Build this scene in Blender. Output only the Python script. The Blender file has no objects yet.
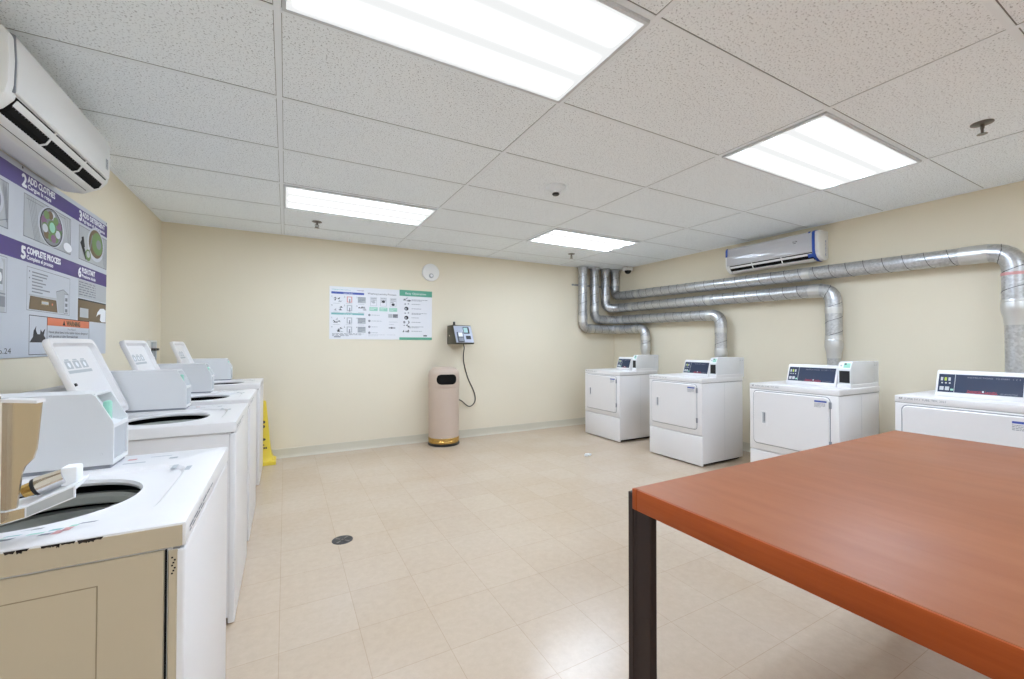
import bpy, bmesh, math, random
from mathutils import Vector, Matrix
random.seed(7)
PI = math.pi
SC = bpy.context.scene
COL = SC.collection

# ------------------------------------------------------------------ materials
def lin(c):
    def f(v):
        v /= 255.0
        return v / 12.92 if v <= 0.04045 else ((v + 0.055) / 1.055) ** 2.4
    return (f(c[0]), f(c[1]), f(c[2]), 1.0)

def mat(name, rgb, rough=0.5, metal=0.0, noise=0.0, nscale=20.0, bump=0.0, bscale=200.0, spec=0.5, coat=0.0):
    m = bpy.data.materials.new(name); m.use_nodes = True
    nt = m.node_tree; b = nt.nodes['Principled BSDF']
    b.inputs['Base Color'].default_value = lin(rgb)
    b.inputs['Roughness'].default_value = rough
    b.inputs['Metallic'].default_value = metal
    b.inputs['Specular IOR Level'].default_value = spec
    b.inputs['Coat Weight'].default_value = coat
    tc = nt.nodes.new('ShaderNodeTexCoord')
    if noise > 0:
        n = nt.nodes.new('ShaderNodeTexNoise'); n.inputs['Scale'].default_value = nscale; n.inputs['Detail'].default_value = 4
        r = nt.nodes.new('ShaderNodeMix'); r.data_type = 'RGBA'
        c = lin(rgb)
        r.inputs[6].default_value = tuple(min(1, v * (1 - noise)) for v in c[:3]) + (1,)
        r.inputs[7].default_value = tuple(min(1, v * (1 + noise)) for v in c[:3]) + (1,)
        nt.links.new(tc.outputs['Object'], n.inputs['Vector'])
        nt.links.new(n.outputs['Fac'], r.inputs[0])
        nt.links.new(r.outputs[2], b.inputs['Base Color'])
    if bump > 0:
        n2 = nt.nodes.new('ShaderNodeTexNoise'); n2.inputs['Scale'].default_value = bscale
        bp = nt.nodes.new('ShaderNodeBump'); bp.inputs['Strength'].default_value = bump; bp.inputs['Distance'].default_value = 0.002
        nt.links.new(tc.outputs['Object'], n2.inputs['Vector'])
        nt.links.new(n2.outputs['Fac'], bp.inputs['Height'])
        nt.links.new(bp.outputs['Normal'], b.inputs['Normal'])
    return m

M = {}
M['wall'] = mat('cream_wall_paint', (226, 217, 196), 0.75, noise=0.02, nscale=1.5, bump=0.12, bscale=120, spec=0.25)
M['base'] = mat('vinyl_cove_base', (204, 198, 180), 0.45, noise=0.03, nscale=6)
M['enamel'] = mat('white_enamel', (227, 225, 225), 0.28, noise=0.012, nscale=5)
M['enamel_console'] = mat('white_powder_coat', (220, 221, 222), 0.4, noise=0.012, nscale=6, bump=0.03, bscale=400)
M['tan'] = mat('almond_enamel', (190, 176, 152), 0.35, noise=0.03, nscale=3)
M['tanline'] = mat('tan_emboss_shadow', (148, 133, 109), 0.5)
M['bounce_white'] = mat('white_bounce_wall', (240, 238, 232), 0.8)  # unseen front wall, whitened to bounce more light onto the dryer sides
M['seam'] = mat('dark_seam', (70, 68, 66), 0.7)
M['greyline'] = mat('grey_seam', (150, 150, 152), 0.6)
M['black'] = mat('black_plastic', (22, 22, 24), 0.4)
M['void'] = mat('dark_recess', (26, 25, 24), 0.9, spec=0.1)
M['tub'] = mat('grey_tub_enamel', (168, 170, 162), 0.75, noise=0.05, nscale=10, spec=0.12)
M['chip'] = mat('chipped_paint', (46, 38, 32), 0.9)
M['navy'] = mat('navy_control_panel', (46, 56, 78), 0.22)
M['panelgrey'] = mat('charcoal_control_panel', (72, 76, 84), 0.3)
M['white'] = mat('white_print', (236, 238, 242), 0.5)
M['paper'] = mat('white_poster_vinyl', (226, 227, 231), 0.45)
M['poster'] = mat('pale_grey_poster_vinyl', (196, 201, 210), 0.35)
M['purple'] = mat('purple_print', (66, 48, 124), 0.35)
M['orange'] = mat('orange_print', (222, 120, 84), 0.4)
M['brownp'] = mat('brown_print', (112, 92, 66), 0.4)
M['ink'] = mat('black_ink', (48, 48, 54), 0.5)
M['greyink'] = mat('grey_ink', (134, 137, 144), 0.5)
M['ltgrey'] = mat('light_grey_print', (180, 184, 188), 0.45)
M['greenp'] = mat('green_print', (92, 164, 138), 0.45)
M['palegreen'] = mat('pale_green_print', (150, 205, 184), 0.45)
M['olive'] = mat('olive_print', (108, 140, 84), 0.45)
M['mauve'] = mat('mauve_print', (138, 98, 134), 0.45)
M['bluep'] = mat('blue_print', (62, 84, 168), 0.45)
M['tealp'] = mat('teal_print', (120, 178, 176), 0.45)
M['redp'] = mat('red_print', (196, 54, 72), 0.45)
M['pinkp'] = mat('faded_pink_print', (214, 158, 156), 0.5)
M['lime'] = mat('lime_print', (168, 190, 70), 0.45)
M['chrome'] = mat('chrome', (222, 222, 224), 0.12, 1.0)
M['steelgrey'] = mat('satin_steel', (176, 172, 164), 0.25, 1.0)
M['tan_steel'] = mat('steel_tan_reflection', (196, 180, 156), 0.22, 0.9)  # polished steel with its tan reflection put into the base colour
M['brass'] = mat('brass_band', (212, 176, 104), 0.25, 1.0)
M['binbody'] = mat('beige_bin_plastic', (196, 177, 161), 0.5, noise=0.02, nscale=10)
M['yellow'] = mat('yellow_plastic', (232, 206, 66), 0.4)
M['tbar'] = mat('white_tbar', (236, 243, 250), 0.5)
M['reveal'] = mat('shadow_gap', (128, 130, 132), 0.8)
M['lamp_rim'] = mat('lamp_frame_grey', (206, 212, 218), 0.45)
M['acwhite'] = mat('white_ac_plastic', (232, 232, 230), 0.35)
M['acgrey'] = mat('silver_ac_panel', (198, 199, 204), 0.07)
M['bluetape'] = mat('blue_tape', (44, 82, 170), 0.45)
M['foil'] = mat('crinkled_foil_tape', (214, 214, 212), 0.38, 0.8, bump=0.5, bscale=60)
M['legdark'] = mat('dark_wenge_wood', (38, 19, 14), 0.6, noise=0.25, nscale=12)
M['readerdark'] = mat('dark_green_grey_metal', (72, 70, 56), 0.4, 0.4)
M['readerface'] = mat('grey_blue_plate', (176, 182, 198), 0.35)
M['lcd'] = mat('lcd_screen', (168, 204, 202), 0.2)
M['glass_dark'] = mat('dark_dome', (14, 14, 16), 0.1)
M['sprink'] = mat('sprinkler_metal', (120, 116, 112), 0.35, 0.8)
M['papertissue'] = mat('tissue', (240, 240, 238), 0.8)
M['stretch'] = mat('red_print_tape', (214, 160, 160), 0.4)

def ceiling_mat():
    m = bpy.data.materials.new('fissured_ceiling_tile'); m.use_nodes = True
    nt = m.node_tree; b = nt.nodes['Principled BSDF']; b.inputs['Roughness'].default_value = 0.9
    b.inputs['Specular IOR Level'].default_value = 0.1
    tc = nt.nodes.new('ShaderNodeTexCoord')
    n = nt.nodes.new('ShaderNodeTexNoise'); n.inputs['Scale'].default_value = 130; n.inputs['Detail'].default_value = 2.5; n.inputs['Roughness'].default_value = 0.6
    r = nt.nodes.new('ShaderNodeValToRGB')
    r.color_ramp.elements[0].position = 0.34; r.color_ramp.elements[0].color = lin((178, 184, 192))
    r.color_ramp.elements[1].position = 0.43; r.color_ramp.elements[1].color = lin((242, 249, 255))
    nt.links.new(tc.outputs['Object'], n.inputs['Vector']); nt.links.new(n.outputs['Fac'], r.inputs['Fac'])
    nt.links.new(r.outputs['Color'], b.inputs['Base Color'])
    bp = nt.nodes.new('ShaderNodeBump'); bp.inputs['Strength'].default_value = 0.25; bp.inputs['Distance'].default_value = 0.003
    nt.links.new(n.outputs['Fac'], bp.inputs['Height']); nt.links.new(bp.outputs['Normal'], b.inputs['Normal'])
    return m
M['ceiling'] = ceiling_mat()

def floor_mat():
    m = bpy.data.materials.new('waxed_vinyl_floor_tile'); m.use_nodes = True
    nt = m.node_tree; b = nt.nodes['Principled BSDF']
    tc = nt.nodes.new('ShaderNodeTexCoord')
    mp = nt.nodes.new('ShaderNodeMapping'); mp.inputs['Location'].default_value = (0.015, -0.69, 0)
    br = nt.nodes.new('ShaderNodeTexBrick')
    br.offset = 0.0; br.squash = 1.0
    br.inputs['Scale'].default_value = 1.0
    br.inputs['Brick Width'].default_value = 0.3048; br.inputs['Row Height'].default_value = 0.3048
    br.inputs['Mortar Size'].default_value = 0.0011; br.inputs['Mortar Smooth'].default_value = 0.3
    br.inputs['Bias'].default_value = 0.0
    br.inputs['Color1'].default_value = lin((198, 180, 160)); br.inputs['Color2'].default_value = lin((201, 184, 165))
    br.inputs['Mortar'].default_value = lin((180, 159, 136))
    nt.links.new(tc.outputs['Object'], mp.inputs['Vector']); nt.links.new(mp.outputs['Vector'], br.inputs['Vector'])
    n = nt.nodes.new('ShaderNodeTexNoise'); n.inputs['Scale'].default_value = 26; n.inputs['Detail'].default_value = 6; n.inputs['Roughness'].default_value = 0.7
    n2 = nt.nodes.new('ShaderNodeTexNoise'); n2.inputs['Scale'].default_value = 1.3; n2.inputs['Detail'].default_value = 3
    nt.links.new(tc.outputs['Object'], n.inputs['Vector']); nt.links.new(tc.outputs['Object'], n2.inputs['Vector'])
    r = nt.nodes.new('ShaderNodeValToRGB')
    r.color_ramp.elements[0].position = 0.3; r.color_ramp.elements[0].color = (0.91, 0.905, 0.89, 1)
    r.color_ramp.elements[1].position = 0.7; r.color_ramp.elements[1].color = (1.0, 1.0, 1.0, 1)
    nt.links.new(n.outputs['Fac'], r.inputs['Fac'])
    r2 = nt.nodes.new('ShaderNodeValToRGB')
    r2.color_ramp.elements[0].position = 0.35; r2.color_ramp.elements[0].color = (0.96, 0.93, 0.89, 1)
    r2.color_ramp.elements[1].position = 0.65; r2.color_ramp.elements[1].color = (1.0, 1.0, 1.0, 1)
    nt.links.new(n2.outputs['Fac'], r2.inputs['Fac'])
    mx = nt.nodes.new('ShaderNodeMix'); mx.data_type = 'RGBA'; mx.blend_type = 'MULTIPLY'; mx.inputs[0].default_value = 1
    mx2 = nt.nodes.new('ShaderNodeMix'); mx2.data_type = 'RGBA'; mx2.blend_type = 'MULTIPLY'; mx2.inputs[0].default_value = 1
    nt.links.new(br.outputs['Color'], mx.inputs[6]); nt.links.new(r.outputs['Color'], mx.inputs[7])
    nt.links.new(mx.outputs[2], mx2.inputs[6]); nt.links.new(r2.outputs['Color'], mx2.inputs[7])
    nt.links.new(mx2.outputs[2], b.inputs['Base Color'])
    rr = nt.nodes.new('ShaderNodeMapRange'); rr.inputs['To Min'].default_value = 0.14; rr.inputs['To Max'].default_value = 0.32
    nt.links.new(n2.outputs['Fac'], rr.inputs['Value']); nt.links.new(rr.outputs['Result'], b.inputs['Roughness'])
    b.inputs['Specular IOR Level'].default_value = 0.45
    bp = nt.nodes.new('ShaderNodeBump'); bp.inputs['Strength'].default_value = 0.05; bp.inputs['Distance'].default_value = 0.002
    nt.links.new(n.outputs['Fac'], bp.inputs['Height']); nt.links.new(bp.outputs['Normal'], b.inputs['Normal'])
    return m
M['floor'] = floor_mat()

def wood_mat(name, c1, c2, rough, along='x', sc=(2.0, 30.0)):
    m = bpy.data.materials.new(name); m.use_nodes = True
    nt = m.node_tree; b = nt.nodes['Principled BSDF']; b.inputs['Roughness'].default_value = rough; b.inputs['Specular IOR Level'].default_value = 0.2
    tc = nt.nodes.new('ShaderNodeTexCoord'); mp = nt.nodes.new('ShaderNodeMapping')
    mp.inputs['Scale'].default_value = (sc[0], sc[1], sc[1]) if along == 'x' else (sc[1], sc[0], sc[1])
    n = nt.nodes.new('ShaderNodeTexNoise'); n.inputs['Scale'].default_value = 1.6; n.inputs['Detail'].default_value = 8; n.inputs['Roughness'].default_value = 0.65
    n2 = nt.nodes.new('ShaderNodeTexNoise'); n2.inputs['Scale'].default_value = 3.0; n2.inputs['Detail'].default_value = 5
    r = nt.nodes.new('ShaderNodeMix'); r.data_type = 'RGBA'
    r.inputs[6].default_value = lin(c1); r.inputs[7].default_value = lin(c2)
    nt.links.new(tc.outputs['Object'], mp.inputs['Vector']); nt.links.new(mp.outputs['Vector'], n.inputs['Vector'])
    nt.links.new(tc.outputs['Object'], n2.inputs['Vector'])
    ad = nt.nodes.new('ShaderNodeMath'); ad.operation = 'MULTIPLY_ADD'; ad.inputs[1].default_value = 0.6
    nt.links.new(n.outputs['Fac'], ad.inputs[0])
    m2 = nt.nodes.new('ShaderNodeMath'); m2.operation = 'MULTIPLY'; m2.inputs[1].default_value = 0.4
    nt.links.new(n2.outputs['Fac'], m2.inputs[0]); nt.links.new(m2.outputs[0], ad.inputs[2])
    mr = nt.nodes.new('ShaderNodeMapRange'); mr.inputs['From Min'].default_value = 0.3; mr.inputs['From Max'].default_value = 0.7
    nt.links.new(ad.outputs[0], mr.inputs['Value']); nt.links.new(mr.outputs['Result'], r.inputs[0])
    nt.links.new(r.outputs[2], b.inputs['Base Color'])
    # wear of the polish
    mr2 = nt.nodes.new('ShaderNodeMapRange'); mr2.inputs['To Min'].default_value = rough - 0.08; mr2.inputs['To Max'].default_value = rough + 0.14
    nt.links.new(n2.outputs['Fac'], mr2.inputs['Value']); nt.links.new(mr2.outputs['Result'], b.inputs['Roughness'])
    return m
M['table'] = wood_mat('cherry_table_top', (140, 84, 55), (160, 103, 72), 0.4, 'y', (1.5, 9.0))
M['tedge'] = wood_mat('cherry_edge_band', (148, 66, 26), (174, 86, 38), 0.4, 'y', (1.5, 40.0))

def duct_mat():
    m = bpy.data.materials.new('galvanised_spiral_duct'); m.use_nodes = True
    nt = m.node_tree; b = nt.nodes['Principled BSDF']; b.inputs['Metallic'].default_value = 0.9
    tc = nt.nodes.new('ShaderNodeTexCoord')
    v = nt.nodes.new('ShaderNodeTexVoronoi'); v.inputs['Scale'].default_value = 70
    n = nt.nodes.new('ShaderNodeTexNoise'); n.inputs['Scale'].default_value = 14; n.inputs['Detail'].default_value = 4
    nt.links.new(tc.outputs['Object'], v.inputs['Vector']); nt.links.new(tc.outputs['Object'], n.inputs['Vector'])
    r = nt.nodes.new('ShaderNodeMix'); r.data_type = 'RGBA'; r.inputs[6].default_value = lin((186, 187, 189)); r.inputs[7].default_value = lin((208, 209, 211))
    sp = nt.nodes.new('ShaderNodeSeparateColor'); nt.links.new(v.outputs['Color'], sp.inputs[0])
    nt.links.new(sp.outputs[0], r.inputs[0]); nt.links.new(r.outputs[2], b.inputs['Base Color'])
    mr = nt.nodes.new('ShaderNodeMapRange'); mr.inputs['To Min'].default_value = 0.26; mr.inputs['To Max'].default_value = 0.46
    nt.links.new(n.outputs['Fac'], mr.inputs['Value']); nt.links.new(mr.outputs['Result'], b.inputs['Roughness'])
    return m
M['duct'] = duct_mat()
M['ductseam'] = mat('duct_lock_seam', (96, 97, 100), 0.5, 0.5)

def lamp_mat():
    # prismatic diffuser: three tubes along x behind it, dimmer between them (object coords: -0.3..0.3 across y)
    m = bpy.data.materials.new('lit_prismatic_diffuser'); m.use_nodes = True
    nt = m.node_tree; nt.nodes.remove(nt.nodes['Principled BSDF'])
    em = nt.nodes.new('ShaderNodeEmission'); nt.links.new(em.outputs[0], nt.nodes['Material Output'].inputs['Surface'])
    tc = nt.nodes.new('ShaderNodeTexCoord'); sx = nt.nodes.new('ShaderNodeSeparateXYZ')
    nt.links.new(tc.outputs['Object'], sx.inputs[0])
    mu = nt.nodes.new('ShaderNodeMath'); mu.operation = 'MULTIPLY'; mu.inputs[1].default_value = 2 * PI / 0.19
    nt.links.new(sx.outputs['Y'], mu.inputs[0])
    co = nt.nodes.new('ShaderNodeMath'); co.operation = 'COSINE'; nt.links.new(mu.outputs[0], co.inputs[0])
    hf = nt.nodes.new('ShaderNodeMath'); hf.operation = 'MULTIPLY_ADD'; hf.inputs[1].default_value = .5; hf.inputs[2].default_value = .5
    nt.links.new(co.outputs[0], hf.inputs[0])
    pw = nt.nodes.new('ShaderNodeMath'); pw.operation = 'POWER'; pw.inputs[1].default_value = 3; nt.links.new(hf.outputs[0], pw.inputs[0])
    mr = nt.nodes.new('ShaderNodeMapRange'); mr.inputs['From Min'].default_value = 0; mr.inputs['From Max'].default_value = 1
    mr.inputs['To Min'].default_value = 0.5; mr.inputs['To Max'].default_value = LAMP / .3
    ab = nt.nodes.new('ShaderNodeMath'); ab.operation = 'ABSOLUTE'; nt.links.new(sx.outputs['X'], ab.inputs[0])
    fo = nt.nodes.new('ShaderNodeMapRange'); fo.inputs['From Min'].default_value = .535; fo.inputs['From Max'].default_value = .565; fo.inputs['To Min'].default_value = 1; fo.inputs['To Max'].default_value = 0
    nt.links.new(ab.outputs[0], fo.inputs['Value'])
    fm = nt.nodes.new('ShaderNodeMath'); fm.operation = 'MULTIPLY'; nt.links.new(pw.outputs[0], fm.inputs[0]); nt.links.new(fo.outputs['Result'], fm.inputs[1])
    nt.links.new(fm.outputs[0], mr.inputs['Value'])
    cm = nt.nodes.new('ShaderNodeMix'); cm.data_type = 'RGBA'; cm.inputs[6].default_value = (.985, 1, 1, 1); cm.inputs[7].default_value = (.83, .97, 1.17, 1)
    cs = nt.nodes.new('ShaderNodeMath'); cs.operation = 'MULTIPLY'; cs.inputs[1].default_value = 12; cs.use_clamp = True; nt.links.new(fm.outputs[0], cs.inputs[0])
    nt.links.new(cs.outputs[0], cm.inputs[0]); nt.links.new(cm.outputs[2], em.inputs['Color'])
    nt.links.new(mr.outputs['Result'], em.inputs['Strength'])
    return m
LAMP = 7.0
M['lamp'] = lamp_mat()

# ------------------------------------------------------------------ mesh builder
class MB:
    def __init__(s): s.v = []; s.f = []; s.mi = []; s.mats = []
    def m(s, key):
        if key not in s.mats: s.mats.append(key)
        return s.mats.index(key)
    def add(s, vs, fs, key):
        o = len(s.v); k = s.m(key)
        s.v += [tuple(v) for v in vs]
        for f in fs: s.f.append([i + o for i in f]); s.mi.append(k)
        return s
    def box(s, x0, x1, y0, y1, z0, z1, key):
        vs = [(x, y, z) for x in (x0, x1) for y in (y0, y1) for z in (z0, z1)]
        return s.add(vs, [(0, 1, 3, 2), (4, 6, 7, 5), (0, 4, 5, 1), (2, 3, 7, 6), (0, 2, 6, 4), (1, 5, 7, 3)], key)
    def rbox(s, x0, x1, y0, y1, z0, z1, key, r=0.005, seg=2):
        bm = bmesh.new(); bmesh.ops.create_cube(bm, size=1)
        for v in bm.verts:
            v.co = Vector(((x0 + x1) / 2 + v.co.x * (x1 - x0), (y0 + y1) / 2 + v.co.y * (y1 - y0), (z0 + z1) / 2 + v.co.z * (z1 - z0)))
        bmesh.ops.bevel(bm, geom=bm.edges[:], offset=r, segments=seg, affect='EDGES', profile=0.5)
        s.bm(bm, key); return s
    def bm(s, bm, key, mtx=None):
        bm.verts.index_update()
        vs = [(mtx @ v.co) if mtx else v.co.copy() for v in bm.verts]
        s.add(vs, [[v.index for v in f.verts] for f in bm.faces], key); bm.free()
    def prism(s, poly, axis, a0, a1, key, r=0.0):
        # poly: list of 2-D points; axis: 'x','y','z' = extrusion axis
        def P(p, a):
            return {'y': (p[0], a, p[1]), 'x': (a, p[0], p[1]), 'z': (p[0], p[1], a)}[axis]
        if r > 0:
            bm = bmesh.new()
            A = [bm.verts.new(P(p, a0)) for p in poly]; Bv = [bm.verts.new(P(p, a1)) for p in poly]
            n = len(poly); bm.faces.new(A); bm.faces.new(Bv[::-1])
            for i in range(n): bm.faces.new((A[i], Bv[i], Bv[(i + 1) % n], A[(i + 1) % n]))
            bmesh.ops.recalc_face_normals(bm, faces=bm.faces[:])
            bmesh.ops.bevel(bm, geom=bm.edges[:], offset=r, segments=2, affect='EDGES', profile=0.5)
            s.bm(bm, key); return s
        n = len(poly); vs = [P(p, a0) for p in poly] + [P(p, a1) for p in poly]
        fs = [list(range(n)), list(range(2 * n - 1, n - 1, -1))] + [(i, n + i, n + (i + 1) % n, (i + 1) % n) for i in range(n)]
        return s.add(vs, fs, key)
    def lathe(s, prof, c, key, n=32, axis='z', caps=True):
        vs = []; fs = []
        for (r, h) in prof:
            for k in range(n):
                a = 2 * PI * k / n; p = (r * math.cos(a), r * math.sin(a), h)
                if axis == 'y': p = (p[0], p[2], p[1])
                if axis == 'x': p = (p[2], p[0], p[1])
                vs.append((c[0] + p[0], c[1] + p[1], c[2] + p[2]))
        for i in range(len(prof) - 1):
            for k in range(n):
                fs.append((i * n + k, i * n + (k + 1) % n, (i + 1) * n + (k + 1) % n, (i + 1) * n + k))
        if caps:
            fs.append(list(range(n))[::-1]); fs.append(list(range((len(prof) - 1) * n, len(prof) * n)))
        return s.add(vs, fs, key)
    def tube(s, path, r, key, n=16, caps=True):
        path = [Vector(p) for p in path]; vs = []; fs = []
        T = []
        for i in range(len(path)):
            a = path[max(i - 1, 0)]; b = path[min(i + 1, len(path) - 1)]; T.append((b - a).normalized())
        t0 = T[0]; up = Vector((0, 0, 1)) if abs(t0.z) < 0.9 else Vector((1, 0, 0))
        nrm = t0.cross(up).normalized()
        for i, p in enumerate(path):
            if i > 0:
                q = T[i - 1].rotation_difference(T[i]); nrm = (q @ nrm).normalized()
            bn = T[i].cross(nrm)
            rr = r[i] if isinstance(r, (list, tuple)) else r
            for k in range(n):
                a = 2 * PI * k / n; vs.append(p + nrm * math.cos(a) * rr + bn * math.sin(a) * rr)
        for i in range(len(path) - 1):
            for k in range(n):
                fs.append((i * n + k, i * n + (k + 1) % n, (i + 1) * n + (k + 1) % n, (i + 1) * n + k))
        if caps: fs.append(list(range(n))[::-1]); fs.append(list(range((len(path) - 1) * n, len(path) * n)))
        return s.add(vs, fs, key)
    def build(s, name, parent=None, loc=(0, 0, 0), smooth=True, angle=35):
        me = bpy.data.meshes.new(name); me.from_pydata(s.v, [], s.f)
        for k in s.mats: me.materials.append(M[k])
        me.polygons.foreach_set('material_index', s.mi)
        bm = bmesh.new(); bm.from_mesh(me); bmesh.ops.recalc_face_normals(bm, faces=bm.faces[:]); bm.to_mesh(me); bm.free()
        if smooth:
            me.polygons.foreach_set('use_smooth', [True] * len(me.polygons)); me.set_sharp_from_angle(angle=math.radians(angle))
        me.update()
        o = bpy.data.objects.new(name, me); COL.objects.link(o); o.location = loc
        if parent: o.parent = parent
        return o

def tag(o, label, cat, group=None):
    o['label'] = label; o['category'] = cat
    if group: o['group'] = group
    return o
def thing(name, label, cat, loc=(0, 0, 0), group=None):
    o = bpy.data.objects.new(name, None); COL.objects.link(o); o.location = loc; o.empty_display_size = 0.1
    return tag(o, label, cat, group)
def struct(o): o['kind'] = 'structure'; return o
def copy_tree(o, loc, label, skip=()):
    c = o.copy(); COL.objects.link(c); c.location = loc; c['label'] = label
    def rec(src, dst):
        for ch in list(src.children):
            if ch.name.split('.')[0] in skip: continue
            d = ch.copy(); COL.objects.link(d); d.parent = dst; rec(ch, d)
    rec(o, c); return c

_tc = {}
def text_mesh(s):
    if s in _tc: return _tc[s]
    cu = bpy.data.curves.new('t', 'FONT'); cu.body = s; cu.size = 1.0; cu.resolution_u = 2
    ob = bpy.data.objects.new('t', cu); COL.objects.link(ob)
    dg = bpy.context.evaluated_depsgraph_get(); dg.update()
    me = bpy.data.meshes.new_from_object(ob.evaluated_get(dg))
    vs = [v.co.copy() for v in me.vertices]; fs = [list(p.vertices) for p in me.polygons]
    bpy.data.objects.remove(ob); bpy.data.curves.remove(cu); bpy.data.meshes.remove(me)
    w = max([v.x for v in vs] or [1])
    _tc[s] = (vs, fs, w); return _tc[s]

class Sheet:
    """flat print on a plane: origin o, right vector u, up vector v, lifted along n"""
    def __init__(s, mb, o, u, v, lift=0.0004):
        s.mb = mb; s.o = Vector(o); s.u = Vector(u).normalized(); s.v = Vector(v).normalized(); s.n = s.u.cross(s.v).normalized(); s.k = 0; s.lift = lift
    def P(s, x, y, l): return s.o + s.u * x + s.v * y + s.n * (s.lift * l)
    def poly(s, pts, key, l=1): s.mb.add([s.P(x, y, l) for x, y in pts], [list(range(len(pts)))], key)
    def rect(s, x0, y0, x1, y1, key, l=1): s.poly([(x0, y0), (x1, y0), (x1, y1), (x0, y1)], key, l)
    def frame(s, x0, y0, x1, y1, t, key, l=1):
        s.rect(x0, y0, x1, y0 + t, key, l); s.rect(x0, y1 - t, x1, y1, key, l); s.rect(x0, y0, x0 + t, y1, key, l); s.rect(x1 - t, y0, x1, y1, key, l)
    def ell(s, cx, cy, rx, ry, key, l=1, n=28): s.poly([(cx + rx * math.cos(2 * PI * k / n), cy + ry * math.sin(2 * PI * k / n)) for k in range(n)], key, l)
    def line(s, x0, y0, x1, y1, t, key, l=1):
        d = math.hypot(x1 - x0, y1 - y0) or 1; nx, ny = -(y1 - y0) / d * t / 2, (x1 - x0) / d * t / 2
        s.poly([(x0 + nx, y0 + ny), (x0 - nx, y0 - ny), (x1 - nx, y1 - ny), (x1 + nx, y1 + ny)], key, l)
    def text(s, t, x, y, size, key, l=2, width=None, bold=0):
        vs, fs, w = text_mesh(t); kx = size if width is None else width / w
        for q_, (dx, dy) in enumerate([(0, 0)] if not bold else [(-bold, 0), (bold, 0), (0, bold), (0, -bold)]):
            s.mb.add([s.P(x + dx + v.x * kx, y + dy + v.y * size, l + q_ * .25) for v in vs], fs, key)
    def lines(s, x, y, w, n, pitch, t, key, l=1, seed=1):
        # body copy far too small to read: rows of word-like dashes
        rr = random.Random(seed)
        for i in range(n):
            cx = x; ww = w * (1 if i < n - 1 else 0.6)
            while cx < x + ww:
                q = rr.uniform(0.012, 0.034) * (w / 0.2); q = min(q, x + ww - cx)
                s.rect(cx, y - i * pitch, cx + q, y - i * pitch + t, key, l); cx += q + 0.006 * (w / 0.2)

def fillet(pts, rad, n=8):
    pts = [Vector(p) for p in pts]; out = [pts[0]]
    for i in range(1, len(pts) - 1):
        a, b, c = pts[i - 1], pts[i], pts[i + 1]
        d1 = (a - b); d2 = (c - b); l = min(rad, d1.length * 0.49, d2.length * 0.49)
        p = b + d1.normalized() * l; q = b + d2.normalized() * l
        for k in range(n + 1):
            t = k / n; out.append(p * (1 - t) ** 2 + b * 2 * t * (1 - t) + q * t * t)
    out.append(pts[-1]); return out
def densify(path, step=0.04):
    out = [path[0]]
    for a, b in zip(path[:-1], path[1:]):
        k = max(1, int((b - a).length / step))
        for i in range(1, k + 1): out.append(a.lerp(b, i / k))
    return out
def rrect(x0, x1, y0, y1, r, n=6):
    out = []
    for cx, cy, a0 in ((x1 - r, y1 - r, 0), (x0 + r, y1 - r, PI / 2), (x0 + r, y0 + r, PI), (x1 - r, y0 + r, 1.5 * PI)):
        for k in range(n + 1):
            a = a0 + PI / 2 * k / n; out.append((cx + r * math.cos(a), cy + r * math.sin(a)))
    return out
def ring_prism(mb, outer, inner, axis, a0, a1, key):
    """frame between two equal-count loops, extruded"""
    n = len(outer)
    def P(p, a): return {'y': (p[0], a, p[1]), 'x': (a, p[0], p[1]), 'z': (p[0], p[1], a)}[axis]
    vs = [P(p, a0) for p in outer] + [P(p, a0) for p in inner] + [P(p, a1) for p in outer] + [P(p, a1) for p in inner]
    fs = []
    for i in range(n):
        j = (i + 1) % n
        fs += [(i, j, n + j, n + i), (2 * n + i, 3 * n + i, 3 * n + j, 2 * n + j), (i, 2 * n + i, 2 * n + j, j), (n + i, n + j, 3 * n + j, 3 * n + i)]
    mb.add(vs, fs, key)

# ------------------------------------------------------------------ room
XL, XR, YB, YF, H = -1.062, 4.686, 5.161, -4.9, 2.4225
struct(MB().box(XL - .1, XR + .1, YF - .1, YB + .1, -.1, 0, 'floor').build('floor', smooth=False))
struct(MB().box(XL - .1, XR + .1, YB, YB + .1, 0, H + .2, 'wall').build('wall_back', smooth=False))
struct(MB().box(XL - .1, XL, YF, YB, 0, H + .2, 'wall').build('wall_left', smooth=False))
struct(MB().box(XR, XR + .1, YF, YB, 0, H + .2, 'wall').build('wall_right', smooth=False))
struct(MB().box(XL - .1, XR + .1, YF - .1, YF, 0, H + .2, 'bounce_white').build('wall_front', smooth=False))
gx = [-.0335 + 1.2192 * k for k in range(0, 4)]
gy = [1.691 + .6096 * k for k in range(-10, 6)]
struct(MB().box(XL - .1, XR + .1, YF - .1, YB + .1, H, H + .05, 'ceiling').build('ceiling', smooth=False))
g = MB()
for x in gx: g.box(x - .012, x + .012, YF, YB, H - .003, H, 'tbar')
xs = [XL] + gx + [XR]
for y in gy:
    for a, b in zip(xs[:-1], xs[1:]): g.box(a + .0125, b - .0125, y - .012, y + .012, H - .0026, H, 'tbar')
for (a, b, c, d) in ((XL, XL + .022, YF, YB), (XR - .022, XR, YF, YB), (XL, XR, YB - .022, YB), (XL, XR, YF, YF + .022)):
    g.box(a, b, c, d, H - .0055, H, 'tbar')
for x in gx:
    for e in (-.0145, .0125): g.box(x + e, x + e + .002, YF, YB, H - .0008, H, 'reveal')
for y in gy:
    for a, b in zip(xs[:-1], xs[1:]): g.box(a + .015, b - .015, y - .0158, y - .0122, H - .0008, H, 'reveal')
struct(g.build('trim_1', smooth=False))
cove = [(0, 0), (.016, 0), (.014, .006), (.006, .016), (.004, .03), (.004, .096), (0, .1)]
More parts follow.
